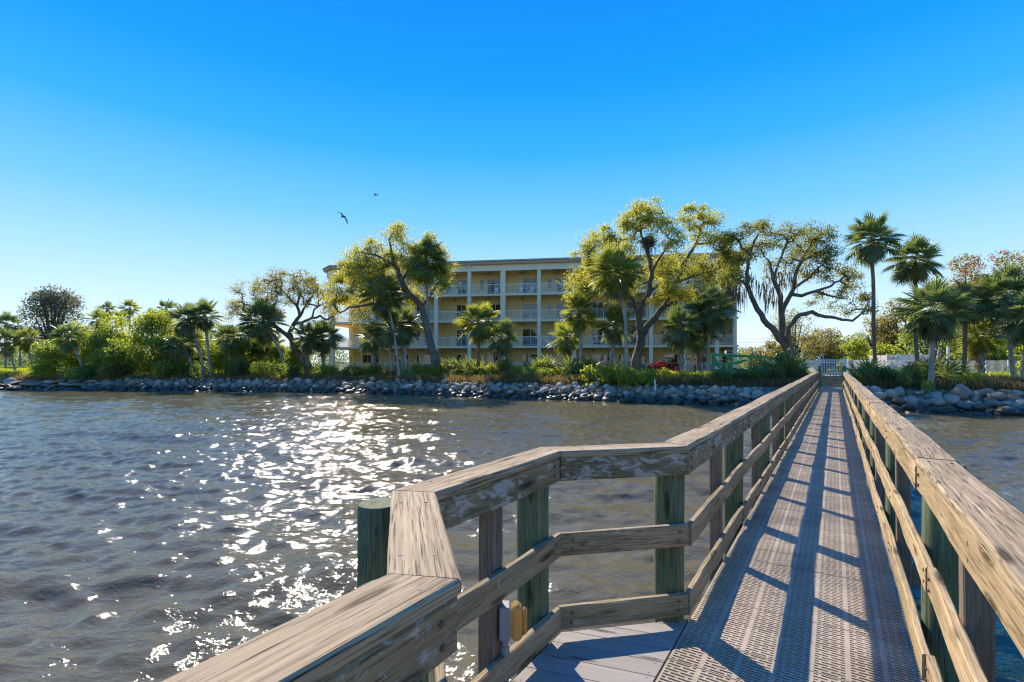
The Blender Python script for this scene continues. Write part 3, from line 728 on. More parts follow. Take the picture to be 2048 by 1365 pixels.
def railing(pts, z, name='balcony_railing'):
    mb = MB()
    for a, b in zip(pts[:-1], pts[1:]):
        a = Vector((a[0], a[1], z)); b = Vector((b[0], b[1], z)); ln = (b - a).length
        for h, t in ((0.11, 0.035), (1.06, 0.05)): mb.beam(a + Vector((0, 0, h)), b + Vector((0, 0, h)), 0.045, t)
        n = int(ln / 0.135)
        for i in range(n + 1):
            p = a.lerp(b, i / n); t = 0.022 if i % 13 == 0 else 0.010; mb.box(p.x - t, p.x + t, p.y - t, p.y + t, p.z + 0.125, p.z + 1.04)
    return bpart(mb, name, 'white')
rq = random.Random(5)
allc = cols + [uR - 0.25]
bays = [(UW + 0.8, cols[0])] + list(zip(cols[:-1], cols[1:])) + [(cols[-1], uR - 0.4)]
for k in range(4):
    z = k * FH
    for i, (a, b) in enumerate(bays):
        wd = b - a
        if i == len(bays) - 1:
            window_unit(a + wd * 0.45, b - 0.25, z + 0.85, z + 2.1, DV, 2, 'balcony_window')
        elif i == 0:
            window_unit(a + 0.35 * wd, b - 0.08 * wd, z + 0.03, z + 2.1, DV, 3, 'sliding_door')
        elif i % 2 == 1:                          # door against the right-hand column
            window_unit(a + 0.47 * wd, b - 0.07 * wd, z + 0.03, z + 2.1, DV, 3 if i % 4 == 3 else 2, 'sliding_door')
            bpart(MB().box(a + 0.2 * wd, a + 0.42 * wd, DV - 0.03, DV - 0.001, z + 0.02, z + 2.05), 'storage_door', 'stucco')
        else:
            window_unit(a + 0.20 * wd, a + 0.32 * wd, z + 0.75, z + 2.05, DV, 1, 'balcony_window')
            window_unit(a + 0.42 * wd, b - 0.08 * wd, z + 0.03, z + 2.1, DV, 2, 'sliding_door')
        if rq.random() < 0.75:
            m = (a + b) / 2; fz = z + FH - 0.5
            f = MB().cyl((m, 1.2, fz), (m, 1.2, fz + 0.23), 0.03, 8); f.cyl((m, 1.2, fz - 0.08), (m, 1.2, fz + 0.02), 0.10, 10)
            fan = bpart(f, 'ceiling_fan', 'dark')
            for j in range(5):
                an = j * 1.2566 + rq.random(); bpart(MB().beam((m + 0.1 * math.cos(an), 1.2 + 0.1 * math.sin(an), fz - 0.03), (m + 0.62 * math.cos(an), 1.2 + 0.62 * math.sin(an), fz - 0.03), 0.12, 0.012), 'fan_blade', 'dark', fan)
    for i in range(len(allc) - 1): railing([(allc[i] + 0.21, 0.02), (allc[i + 1] - 0.21, 0.02)], z)
    railing([(cols[0] - 0.21, 0.02), (uL + CH - 0.05, 0.02), (uL + 0.05, CH), (uL + 0.05, 6.9)], z)
    window_unit_ = MB().box(UW + 0.12, UW + 0.5, DV + 0.2, DV + 0.25, z + 0.9, z + 2.0)
    o = bpart(MB().box(-0.17, 0.17, -0.02, 0.02, 0, 1.1), 'angled_window', 'white', loc=(UW + 0.40, DV + 0.30, z + 0.9), rot=(0, 0, -0.716))
    bpart(MB().box(-0.135, 0.135, -0.034, -0.022, 0.04, 1.06), 'pane', 'glass', o)
for u in (cols[3], (cols[5] + cols[4]) / 2 + 1.0, cols[1], cols[7], cols[9]):
    bpart(MB().box(u - 0.22, u + 0.22, -0.33, -0.16, HT + 0.02, HT + 0.15, 0.03), 'wall_light', 'white')
def bw(u, v, z): return Vector(((BO.x + bu.x * u + bv.x * v) * BK, (BO.y + bu.y * u + bv.y * v) * BK, EYE + (GZ + z - EYE) * BK))
def balcony_chair(u, v, k, rz, label):
    e = empty('balcony_chair', bw(u, v, k * FH + 0.002), rz, label, 'chair', 'white chairs on the balconies')
    MB().box(-0.26, 0.26, -0.25, 0.25, 0.40, 0.44, 0.01).build('seat', M['white'], e)
    MB().beam((0, 0.25, 0.44), (0, 0.36, 0.98), 0.5, 0.03, (0, 1, 0)).build('backrest', M['white'], e)
    for x in (-0.23, 0.23):
        for y in (-0.22, 0.22): MB().box(x - 0.02, x + 0.02, y - 0.02, y + 0.02, 0, 0.398).build('leg', M['white'], e)
        MB().box(x - 0.025, x + 0.025, -0.25, 0.27, 0.62, 0.65).build('armrest', M['white'], e)
for (xp, k, rz, lb) in ((890, 3, 0.4, 'white chair behind the top floor railing just right of the tall palm'), (905, 3, -0.5, 'second white chair on the top floor balcony right of the tall palm'),
                        (1040, 3, 0.2, 'white chair behind the top floor railing right of the widest column'), (1060, 3, -0.6, 'white chair on the top floor in front of the sliding door'),
                        (990, 3, 0.3, 'white chair on the top floor balcony just left of the widest column'), (1094, 1, 0.1, 'white chair on the second floor balcony beside the fan palm with orange skirt')):
    balcony_chair(u_of(xp), 1.1, k, -BA + rz, lb)
# ------------------------------------------------------------------ foliage builders
def leaf_quads(C, size, q, aspect=0.55, droop=0.0):
    """one pointed four-cornered leaf at every row of C, facing any way"""
    n = len(C); a = q.normal(size=(n, 3)); a[:, 2] -= droop; a /= np.linalg.norm(a, axis=1)[:, None]
    b = q.normal(size=(n, 3)); b -= a * (a * b).sum(1)[:, None]; b /= np.linalg.norm(b, axis=1)[:, None]
    s = (size * (0.6 + 0.8 * q.random(n)))[:, None]
    V = np.empty((n, 4, 3)); V[:, 0] = C - a * s * 0.5; V[:, 1] = C + b * s * aspect * 0.5; V[:, 2] = C + a * s * 0.5; V[:, 3] = C - b * s * aspect * 0.5
    return V.reshape(-1, 3), np.arange(n * 4).reshape(n, 4)
def tubes(nodes, parent, rad, n=5):
    """frustums from each node to its parent, joined into one array mesh"""
    idx = np.where(parent >= 0)[0]; A = nodes[parent[idx]]; B = nodes[idx]; ra = np.minimum(rad[parent[idx]], rad[idx] * 1.6); rb = rad[idx]
    d = B - A; d /= np.maximum(np.linalg.norm(d, axis=1), 1e-6)[:, None]
    u = np.cross(d, np.array([0.31, 0.77, 0.55])); u /= np.maximum(np.linalg.norm(u, axis=1), 1e-6)[:, None]; v = np.cross(d, u)
    m = len(idx); V = np.empty((m, 2, n, 3))
    for k in range(n):
        c, s = math.cos(2 * math.pi * k / n), math.sin(2 * math.pi * k / n); o = u * c + v * s
        V[:, 0, k] = A + o * ra[:, None] - d * (ra * 0.3)[:, None]; V[:, 1, k] = B + o * rb[:, None] + d * (rb * 0.3)[:, None]
    base = (np.arange(m) * 2 * n)[:, None]
    Fc = np.concatenate([base + np.array([k, (k + 1) % n, n + (k + 1) % n, n + k])[None] for k in range(n)], 0)
    return V.reshape(-1, 3), Fc
def tree(name, label, cat, depth, limbs, clumps, leafmat, bark='oakbark', seed=1, leaves=36, lsize=0.17, sigma=0.40, dens=42.0, moss=None, group=None, spread=1.0, twig=0.018, base_drop=0.6, thin=0.85):
    """limbs: polylines of (photo x, y, depth offset, radius); clumps: (photo x, y, radius). All are turned into metres at the tree's own depth"""
    q = np.random.default_rng(seed); root = P3(limbs[0][0][0], limbs[0][0][1], depth); root.z = gz(root.x, root.y)
    nodes = []; par = []; rad = []; limb_n = 0
    for li, lb in enumerate(limbs):
        pts = [np.array(P3(p[0], p[1], depth + p[2])) for p in lb]; rs = [p[3] for p in lb]
        if li == 0: pts[0][2] = root.z - base_drop
        prev = -1
        if li > 0:
            dd = np.linalg.norm(np.array(nodes) - pts[0], axis=1); prev = int(dd.argmin())
        for i, p in enumerate(pts):
            if i == 0 and li > 0: continue
            if i == 0: nodes.append(p); par.append(-1); rad.append(rs[0]); prev = 0; continue
            a = nodes[prev]; ra = rad[prev] if not (i == 1 and li > 0) else min(rad[prev], rs[0]); nseg = max(2, int(np.linalg.norm(p - a) / 0.45)); a = a.copy()
            for s in range(1, nseg + 1):
                f = s / nseg; w_ = 0.05 * math.sin(f * math.pi)
                nodes.append(a + (p - a) * f + q.normal(size=3) * w_); par.append(prev); rad.append(ra + (rs[i] - ra) * f); prev = len(nodes) - 1
    limb_n = len(nodes)
    at = []
    for (x, y, r) in clumps:
        off = q.normal() * 1.3 * spread; c = np.array(P3(x, y, depth + off)); rm = r / F * depth
        n = max(4, int(r * r / dens))
        for _ in range(n):
            v = q.normal(size=3); v *= (q.random() ** 0.40) / np.linalg.norm(v); at.append(c + v * np.array([rm, rm * 1.15 * spread, rm]))
    at = np.array(at); NA = np.array(nodes); d0 = np.array([np.linalg.norm(NA - a, axis=1).min() for a in at]); order = np.argsort(d0)
    buf = np.zeros((limb_n + len(at) * 12, 3)); buf[:limb_n] = NA; cnt = limb_n; tips = []
    elig = np.ones(len(buf), bool); elig[:3] = False
    for k in order:
        a = at[k]; dv = np.linalg.norm(buf[:cnt] - a, axis=1); dv[~elig[:cnt]] = 1e9
        j = int(dv.argmin()); st = buf[j].copy(); ln = dv[j]; ns = int(np.clip(ln / 0.3, 1, 10)); prev = j
        sag = q.normal(size=3) * ln * 0.14; sag[2] += ln * 0.06
        for s in range(1, ns + 1):
            f = s / ns; buf[cnt] = st + (a - st) * f + sag * math.sin(f * math.pi) + q.normal(size=3) * 0.03; par.append(prev); rad.append(0.0); prev = cnt; cnt += 1
        tips.append(prev)
    nodes = buf[:cnt]; par = np.array(par); w_ = np.zeros(cnt); w_[tips] = 1
    for i in range(cnt - 1, 0, -1): w_[par[i]] += w_[i]
    r_ = np.array(rad); pipe = twig * np.maximum(w_, 1) ** 0.46
    r_ = np.where(np.arange(cnt) < limb_n, np.maximum(r_, np.minimum(pipe, 0.12)), np.minimum(pipe, 0.16))
    r_ = np.where(np.arange(cnt) < limb_n, r_ * thin, r_); r_[0] *= 1.3
    o_ = np.array(root); t = empty(name, root, 0, label, cat, group)
    V, Fc = tubes(nodes, par, r_, 7); ob('trunk', np_mesh('trunk', V - o_, Fc, M[bark], True), t)
    C = nodes[tips]; cn = np.clip(leaves * np.exp(q.normal(size=len(C)) * 0.75 - 0.2), 3, leaves * 4).astype(int); sg = sigma * (0.55 + 0.5 * q.random(len(C)))
    C = np.repeat(C, cn, axis=0) + q.normal(size=(cn.sum(), 3)) * np.repeat(sg, cn)[:, None] * np.array([1, 1, 0.7])
    V, Fc = leaf_quads(C, lsize, q); ob('crown', np_mesh('crown', V - o_, Fc, M[leafmat]), t)
    if moss:
        mv = []; mf = []
        for (x, y, n, ln) in moss:
            for _ in range(int(n * 1.5)):
                p = np.array(P3(x + q.normal() * 10, y + q.normal() * 8, depth + q.normal() * 0.8)); m = len(mv); l = ln * (0.5 + q.random()); wd = 0.022 + 0.035 * q.random(); a = q.random() * 6.28
                dx = np.array([math.cos(a) * wd, math.sin(a) * wd, 0]); 
                for s in range(4):
                    c = p + np.array([q.normal() * 0.04, q.normal() * 0.04, -l * s / 3]); ww = (1, 1.1, 0.7, 0.12)[s]; mv += [c - dx * ww, c + dx * ww]
                mf += [(m + 2 * s, m + 2 * s + 1, m + 2 * s + 3, m + 2 * s + 2) for s in range(3)]
        ob('hanging_moss', np_mesh('hanging_moss', np.array(mv) - o_, np.array(mf), M['moss']), t)
    return t
# --- the four live oaks
tree('live_oak', 'sparse brownish oak with sinuous low branches at the left end of the building', 'oak tree', 56.5,
     [[(634, 752, 0, .62), (618, 735, 0, .52), (603, 715, 0, .46), (588, 692, 0, .42), (579, 668, 0, .36)],
      [(583, 680, 0, .3), (565, 664, -.5, .27), (550, 652, -1, .24), (532, 636, -1.5, .18), (505, 615, -1.5, .12), (482, 604, -1.5, .08)],
      [(580, 668, 0, .3), (588, 648, .5, .26), (600, 632, .5, .22), (594, 612, .5, .19), (576, 594, .5, .14), (560, 575, .5, .09)],
      [(588, 648, .5, .22), (606, 645, 0, .19), (624, 636, -.5, .16), (640, 632, -1, .14), (655, 640, -1, .11), (672, 628, -1, .07)],
      [(600, 632, .5, .18), (612, 612, 1, .15), (622, 596, 1, .12), (632, 575, 1, .08)],
      [(594, 612, .5, .16), (600, 590, 0, .13), (590, 565, 0, .08)], [(624, 636, -.5, .12), (628, 620, -1, .10), (648, 608, -1, .07)]],
     [(482, 610, 26), (500, 590, 28), (525, 575, 30), (552, 566, 30), (580, 560, 26), (605, 565, 28), (628, 575, 28), (648, 592, 24), (545, 600, 30), (575, 590, 25), (612, 598, 24), (510, 625, 24), (536, 640, 18), (470, 632, 16), (655, 615, 20), (670, 632, 14), (600, 575, 24)],
     'oakleafb', seed=21, leaves=62, lsize=0.145, sigma=0.38, dens=34)
tree('live_oak', 'broad yellow green oak leaning left over the balconies beside the tallest left palm', 'oak tree', 51,
     [[(874, 752, 0, .72), (870, 722, 0, .58), (862, 690, 0, .52), (854, 655, 0, .46), (843, 615, 0, .42), (815, 585, 0, .38), (803, 560, 0, .34), (790, 532, 0, .26), (782, 505, 0, .18), (778, 480, 0, .1)],
      [(820, 590, 0, .26), (800, 600, -.8, .25), (775, 608, -1.2, .22), (748, 606, -1.5, .2), (724, 612, -1.5, .17), (698, 615, -1.5, .12), (680, 626, -1.5, .08)],
      [(803, 560, 0, .24), (826, 532, 0.5, .2), (850, 512, 0.5, .15), (880, 498, .5, .08)],
      [(815, 585, 0, .24), (770, 560, .8, .2), (735, 545, .8, .15), (700, 548, .8, .09)], [(790, 532, 0, .18), (750, 510, -.5, .14), (722, 505, -.5, .08)],
      [(843, 615, 0, .2), (868, 580, .5, .16), (885, 555, .5, .09)]],
     [(688, 565, 26), (705, 540, 28), (730, 515, 30), (760, 495, 28), (792, 470, 22), (760, 535, 34), (725, 560, 32), (692, 600, 26), (800, 515, 34), (838, 505, 28), (868, 492, 24), (890, 505, 16), (888, 540, 24), (862, 560, 28), (830, 545, 30), (820, 590, 22), (665, 590, 20), (735, 600, 30), (770, 585, 28), (668, 612, 16), (800, 462, 14), (712, 630, 16), (890, 575, 16)],
     'oakleafy', thin=0.76, seed=22, leaves=130, lsize=0.15, sigma=0.44, dens=38)
tree('live_oak', 'tall forked oak in front of the building with a dark stick nest in its top', 'oak tree', 47,
     [[(1266, 750, 0, .68), (1272, 725, 0, .56), (1281, 690, 0, .50), (1283, 672, 0, .46), (1278, 640, 0, .36), (1282, 612, 0, .32), (1298, 586, 0, .28), (1304, 545, 0, .24), (1297, 512, 0, .19), (1294, 492, 0, .15)],
      [(1284, 676, 0, .42), (1298, 648, .4, .38), (1316, 627, .6, .34), (1338, 597, .8, .30), (1351, 566, .8, .25), (1366, 528, .8, .2), (1381, 505, .8, .17), (1392, 488, .8, .14), (1400, 462, .8, .08)],
      [(1392, 488, .8, .12), (1420, 487, .8, .11), (1445, 472, .8, .07)], [(1278, 635, 0, .24), (1266, 600, -.6, .2), (1240, 570, -.8, .15), (1205, 540, -.8, .1)],
      [(1304, 545, 0, .14), (1322, 512, -.4, .12), (1338, 488, -.4, .08)], [(1297, 512, 0, .16), (1282, 470, .4, .13), (1284, 435, .4, .08)], [(1351, 566, .8, .16), (1385, 553, .4, .13), (1430, 540, .4, .09)],
      [(1298, 586, 0, .16), (1325, 560, -.5, .12), (1345, 545, -.5, .07)], [(1266, 600, -.6, .14), (1225, 590, -.6, .11), (1175, 575, -.6, .07)]],
     [(1155, 555, 28), (1150, 590, 22), (1172, 520, 30), (1190, 490, 28), (1212, 468, 22), (1225, 520, 36), (1250, 480, 34), (1268, 440, 32), (1300, 425, 28), (1285, 408, 16), (1318, 455, 30), (1345, 485, 28), (1378, 440, 24), (1402, 425, 18), (1425, 445, 22), (1398, 470, 22), (1440, 480, 24), (1318, 530, 34), (1345, 560, 32), (1385, 530, 36), (1420, 550, 34), (1458, 545, 28), (1455, 510, 24), (1240, 580, 30), (1195, 570, 34), (1205, 540, 30), (1365, 590, 26), (1320, 585, 24), (1170, 590, 22), (1270, 560, 26), (1230, 612, 16), (1400, 585, 22)],
     'oakleafy', seed=23, leaves=125, lsize=0.145, sigma=0.42, dens=40)
tree('live_oak', 'spreading open oak hung with grey moss to the right of the building', 'oak tree', 44.5,
     [[(1592, 738, 0, .68), (1584, 712, 0, .56), (1573, 695, 0, .46), (1553, 668, 0, .34), (1527, 640, 0, .29), (1511, 611, 0, .26), (1497, 577, 0, .22), (1494, 545, 0, .18), (1501, 500, 0, .14), (1515, 472, 0, .1), (1527, 455, 0, .06)],
      [(1576, 700, 0, .42), (1566, 670, 0.3, .36), (1564, 640, .3, .33), (1562, 615, .3, .28), (1558, 585, .3, .24), (1546, 560, .3, .19), (1540, 525, .3, .12)],
      [(1564, 625, .3, .28), (1574, 602, .5, .25), (1588, 576, .5, .21), (1592, 546, .5, .18), (1606, 515, .5, .13), (1622, 490, .5, .07)],
      [(1580, 592, .5, .2), (1603, 592, 0, .18), (1634, 582, -.3, .16), (1652, 576, -.3, .13), (1680, 562, -.3, .08)],
      [(1588, 715, -.3, .34), (1575, 672, -.6, .26), (1577, 655, -.8, .24), (1599, 630, -.9, .22), (1624, 624, -1, .2), (1652, 634, -1, .18), (1671, 636, -1, .15), (1705, 642, -1, .12), (1725, 626, -1, .09), (1735, 610, -1, .06)],
      [(1497, 577, 0, .15), (1478, 560, -.4, .13), (1455, 550, -.4, .09)], [(1588, 576, .5, .16), (1615, 558, .8, .13), (1645, 530, .8, .09)], [(1546, 560, .3, .14), (1560, 520, .8, .11), (1575, 480, .8, .07)],
      [(1634, 582, -.3, .12), (1660, 592, -.6, .1), (1690, 598, -.6, .06)]],
     [(1460, 480, 22), (1484, 466, 20), (1512, 456, 20), (1535, 452, 14), (1470, 520, 26), (1500, 500, 24), (1530, 500, 22), (1560, 478, 24), (1590, 465, 22), (1620, 468, 24), (1645, 485, 24), (1595, 500, 26), (1625, 515, 26), (1660, 515, 24), (1570, 530, 24), (1540, 540, 18), (1610, 545, 22), (1650, 550, 24), (1685, 545, 22), (1705, 570, 20), (1680, 585, 20), (1720, 600, 18), (1735, 622, 14), (1700, 615, 14), (1460, 550, 24), (1485, 560, 16), (1665, 615, 12), (1635, 600, 14), (1660, 470, 14)],
     'oakleaf', seed=24, leaves=60, lsize=0.14, sigma=0.38, dens=27,
     moss=[(1465, 575, 24, 1.3), (1480, 585, 22, 1.5), (1500, 560, 14, 1.2), (1525, 570, 26, 1.4), (1540, 590, 16, 1.2), (1570, 560, 22, 1.2), (1455, 565, 18, 1.2), (1600, 540, 10, .8), (1555, 555, 12, 1.0)])
# --- osprey nest of sticks
nq = np.random.default_rng(5); nc = np.array(P3(1296, 486, 46.9)); V = []; mb = MB()
for _ in range(230):
    v = nq.normal(size=3); v /= np.linalg.norm(v); v *= np.array([0.62, 0.62, 0.55]) * (0.4 + 0.6 * nq.random()); d = nq.normal(size=3); d[2] *= 0.5; d = d / np.linalg.norm(d) * (0.25 + 0.4 * nq.random())
    p = v; mb.tube([p - d, p + d], 0.016 + 0.012 * nq.random(), 4, False)
for _ in range(60):
    x, y = nq.normal(size=2) * 0.35; mb.tube([(x, y, -0.3), (x * 1.1, y * 1.1, -0.9 - 0.7 * nq.random())], 0.012, 4, False)
o = mb.build('stick_nest', M['twig'], loc=nc); tag(o, 'large dark bird nest of tangled sticks high in the forked oak', 'nest'); o['kind'] = 'thing'

# --- background trees: leaf masses with trunk and a few limbs, sharing five builds
def blob_tree(seed, lm, dens, lsize, lobes=16, trunk=0.22, bare=0.0):
    return dict(seed=seed, lm=lm, dens=dens, lsize=lsize, lobes=lobes, trunk=trunk)
def place_tree(B, name, label, cat, xp, yb, depth, wpx, hpx, group, rz=0.0):
    """wpx, hpx: half width and full height as seen in photo pixels, turned into metres; the tree is grown at its real size"""
    x = px(xp, depth); g0 = gz(x, depth); e = empty(name, (x, depth, g0 - 0.05), rz, label, cat, group)
    W = wpx / F * depth; H = max(1.5, pz(725 - (hpx - 20), depth) - g0)
    q = np.random.default_rng(B['seed'] * 100 + int(xp)); lc = []; rb = 0.30 * min(W, H * 0.6)
    nl = int(B['lobes'] * max(1, W * H / (3.2 * rb * rb * 9)))
    for i in range(max(nl, 9)):
        a = q.random() * 6.28; zz = q.random(); rr = math.sqrt(max(0.02, 1 - (1.75 * (zz - 0.42)) ** 2)) * (0.25 + 0.75 * q.random() ** 0.5)
        r = rb * (0.7 + 0.7 * q.random()); lc.append((rr * math.cos(a) * (W - r * 0.6), rr * math.sin(a) * (W - r * 0.6) * 0.8, max(r * 0.6, r * 0.5 + zz * (H - r * 1.3)), r))
    C = []
    for (lx, ly, lz, r) in lc:
        m = int(B['dens'] * r * r / (B['lsize'] ** 2)); v = q.normal(size=(m, 3)); v /= np.linalg.norm(v, axis=1)[:, None]; v *= (r * (0.45 + 0.62 * q.random(m) ** 0.6))[:, None]
        v *= np.array([1.1, 1.1, 0.8]); C.append(v + 0.10 * r * q.normal(size=(m, 3)) + np.array([lx, ly, lz]))
    C = np.concatenate(C); C = C[C[:, 2] > 0.02]
    V, Fc = leaf_quads(C, B['lsize'], q, 0.6); tr = B['trunk'] * (H / 6) ** 0.7; mb = MB()
    mb.tube([(0, 0, -0.3), (0.05, 0, H * 0.15), (0.1, 0.05, H * 0.35)], [tr, tr * 0.85, tr * 0.65], 8)
    for (lx, ly, lz, r) in lc: mb.tube([(0.05, 0, H * 0.14), (lx * 0.45, ly * 0.45, H * 0.12 + lz * 0.45), (lx, ly, lz)], [tr * 0.45, tr * 0.28, tr * 0.07], 5, False)
    mb.build('trunk', M['twig'], e, True); ob('crown', np_mesh('crown', V, Fc, B['lm']), e)
    return e
B_mang = [blob_tree(s, M['bushy'] if s % 2 else M['bush'], 24.0, 0.21) for s in range(4)]
B_olive = [blob_tree(10 + s, M['busho'] if s != 1 else M['bush'], 20.0, 0.24) for s in range(3)]
B_grey = blob_tree(20, M['grey_tree'], 10, 0.32, 42, trunk=0.3)
B_bright = [blob_tree(31, M['bushy'], 22, 0.22), blob_tree(32, M['bush'], 22, 0.22)]
B_bare = blob_tree(41, M['oakleafb'], 5, 0.20, 22, trunk=0.3)
MG = 'bushy mangroves on the left bank'
for i, (b, xp, wp, hp, dp, lb) in enumerate([
    (B_mang[1], 228, 58, 118, 6.5, 'tall bright green mangrove behind the leaning palm'), (B_mang[3], 318, 62, 128, 6.0, 'bright yellow green mangrove left of the three leaning palms'),
    (B_mang[0], 108, 44, 76, 4.6, 'low rounded mangrove overhanging the dark rocks'), (B_mang[2], 196, 46, 84, 4.2, 'dark mangrove directly right of the leaning palm'),
    (B_mang[0], 262, 50, 82, 4.0, 'dark mangrove behind the first pale rocks'), (B_mang[2], 336, 52, 80, 4.0, 'dark mangrove under the palm with the orange skirt'),
    (B_mang[1], 165, 50, 104, 8.5, 'mangrove filling the gap left of the tall bright one'), (B_mang[3], 396, 40, 94, 9.0, 'bright mangrove behind the pair of slim palms'),
    (B_mang[2], 452, 44, 84, 7.5, 'dark mangrove right of the pair of slim palms'), (B_mang[1], 508, 44, 78, 9.5, 'bright mangrove behind the short trunks left of the sparse oak'),
    (B_mang[0], 555, 34, 60, 8.0, 'low mangrove between the leaning palm and the sparse oak'),
    (B_mang[0], 440, 46, 100, 13, 'mangrove standing behind the brown skirted palm'), (B_mang[3], 530, 48, 84, 14, 'mangrove behind the blue green drooping palm'), (B_mang[2], 480, 40, 70, 5.5, 'dark mangrove low behind the left rocks by the small palms'),
    (B_mang[0], 140, 40, 96, 11, 'mangrove behind the crooked pale palm'), (B_mang[1], 360, 44, 100, 10.5, 'bright mangrove behind the bowed slim palm'), (B_mang[2], 585, 36, 56, 9.5, 'dark mangrove beside the foot of the sparse oak'), (B_mang[2], 230, 40, 66, 3.6, 'dark mangrove hanging over the last dark rocks'),
    (B_mang[3], 600, 30, 46, 12, 'bright low bush behind the trunk of the sparse oak')]):
    place_tree(b, 'mangrove', lb, 'mangrove', xp, 762, shore_depth(xp) + dp, wp, hp, MG, rz=i * 1.1)
place_tree(B_grey, 'grey_tree', 'large dark grey tree standing alone behind the left palms', 'tree', 105, 745, 82, 62, 178, None)
BG = 'trees behind the building and the pier gate'
for i, (b, xp, dp, wp, hp, lb, nm) in enumerate([
    (B_olive[0], 1530, 72, 50, 66, 'olive brown tree just right of the building', 'olive_tree'), (B_bare, 1590, 70, 66, 132, 'thin half bare tree behind the moss hung oak', 'bare_tree'),
    (B_olive[2], 1650, 64, 56, 92, 'dense olive tree behind the pier gate', 'olive_tree'), (B_bright[0], 1712, 56, 34, 68, 'rounded bright green bush right of the pier gate', 'bright_bush'),
    (B_bare, 1752, 60, 50, 120, 'twiggy tree behind the tallest palm', 'bare_tree'), (B_olive[1], 1700, 68, 50, 84, 'dark olive tree behind the rounded bright bush', 'olive_tree'),
    (B_olive[0], 1802, 58, 54, 150, 'yellow olive tree behind the white pool enclosure', 'olive_tree'), (B_bright[1], 1858, 54, 54, 138, 'green leafy tree behind the closed umbrella', 'leafy_tree'),
    (B_olive[2], 1930, 60, 78, 236, 'big tree crowned with orange blossom at the right', 'blossom_tree'), (B_olive[0], 2030, 58, 84, 240, 'big olive tree at the right edge behind the palms', 'olive_tree'),
    (B_bright[1], 1990, 48, 44, 98, 'leafy green bush between the rough trunk palm and the right edge', 'leafy_bush'), (B_bright[0], 2050, 44, 34, 74, 'bright bush at the right edge beside the palm trunk', 'bright_bush'),
    (B_bright[0], 1770, 52, 40, 60, 'yellow green bush left of the white pool enclosure', 'bright_bush'), (B_bright[1], 1920, 50, 46, 80, 'shady green bush behind the pool fence', 'leafy_bush')]):
    e = place_tree(b, nm, lb, 'bush' if 'bush' in nm else 'tree', xp, 745, dp, wp, hp, BG, rz=i * 0.9)
    if nm == 'blossom_tree':
        q = np.random.default_rng(8); C = []
        for (x, y, r, n) in ((1928, 542, 10, 90), (1945, 530, 11, 130), (1965, 535, 8, 60), (1985, 515, 10, 70), (2005, 506, 8, 50), (1930, 550, 8, 60), (1898, 528, 4, 14)):
            for _ in range(n): C.append(np.array(P3(x + q.normal() * r * 0.7, y + q.normal() * r * 0.45, dp - 3.5 + q.normal() * 1.0)))
        C = np.array(C); V, Fc = leaf_quads(C, 0.2, q); c_ = np.array(e.location)
        cz, sz_ = math.cos(-e.rotation_euler.z), math.sin(-e.rotation_euler.z); V = V - c_; V = np.stack([V[:, 0] * cz - V[:, 1] * sz_, V[:, 0] * sz_ + V[:, 1] * cz, V[:, 2]], 1)
        ob('blossom', np_mesh('blossom', V, Fc, M['orange']), e)
# a far wood closing the view
q = np.random.default_rng(77); C = []
for _ in range(330):
    x = -230 + 480 * q.random(); y = 128 + 30 * q.random() - abs(x) * 0.05; r = 2.2 + 2.4 * q.random(); m = 220; v = q.normal(size=(m, 3)); v /= np.linalg.norm(v, axis=1)[:, None]
    C.append(np.array([x, y, 1.9 + r * 0.75]) + v * np.array([r * 1.2, r, r * 0.85]) * (0.5 + 0.55 * q.random(m))[:, None])
V, Fc = leaf_quads(np.concatenate(C), 0.5, q, 0.7); far = ob('distant_woods', np_mesh('distant_woods', V, Fc, M['bushd'])); tag(far, 'dark line of woods far behind the lawn', 'woods', kind='stuff')
# ------------------------------------------------------------------ sabal palms
def frond_mesh(name, mat, seed, droop, fold=0.05, nl=27, spread=122, lp=0.95, ll=0.92, ragged=0.0):
    q = np.random.default_rng(seed); V = []; Fc = []
    def strip(pts, ws, side):
        n0 = len(V)
        for p, w_ in zip(pts, ws): V.append(p - side * w_); V.append(p + side * w_)
        for i in range(len(pts) - 1): Fc.append((n0 + 2 * i, n0 + 2 * i + 1, n0 + 2 * i + 3, n0 + 2 * i + 2))
    sag = lambda x: -droop * (x / 1.8) ** 2
    strip([np.array((x, 0, sag(x))) for x in (0, lp * 0.5, lp, lp + 0.45)], (0.035, 0.022, 0.018, 0.008), np.array((0, 1.0, 0)))
    for i in range(nl):
        f = (i + 0.5) / nl * 2 - 1; a = R(spread) * f; hub = lp + 0.38 * (1 - abs(f)); l = ll * (0.62 + 0.38 * math.cos(a * 0.62)) * (0.88 + 0.24 * q.random())
        if ragged and q.random() < ragged: l *= 0.5
        d = np.array((math.cos(a), math.sin(a), 0)); side = np.array((-math.sin(a), math.cos(a), 0)); zz = 0.03 * (1 if i % 2 else -1)
        p0 = np.array((hub, 0, sag(hub))); up = 0.10 * abs(f)
        pts = [p0 + d * (l * t) + np.array((0, 0, up * t * l + zz * math.sin(t * 3) - (0.10 + 0.30 * droop) * l * t ** 2.4 + (sag(hub + l * t * d[0]) - sag(hub)) * 0.7)) for t in (0.02, 0.42, 0.75, 1.0)]
        side = side + np.array((0, 0, 0.5 if i % 2 else -0.5)); w_ = 0.040 * (0.9 + 0.3 * q.random())
        strip(pts, (w_ * 0.45, w_, w_ * 0.62, w_ * 0.08), side)
    return np_mesh(name, np.array(V), Fc, mat)
FR = {}
for nm in ('frond', 'frondy'):
    FR[nm] = [frond_mesh('frond', M[nm], s, dr) for s, dr in ((1, 0.05), (2, 0.18), (3, 0.50), (4, 0.32))]
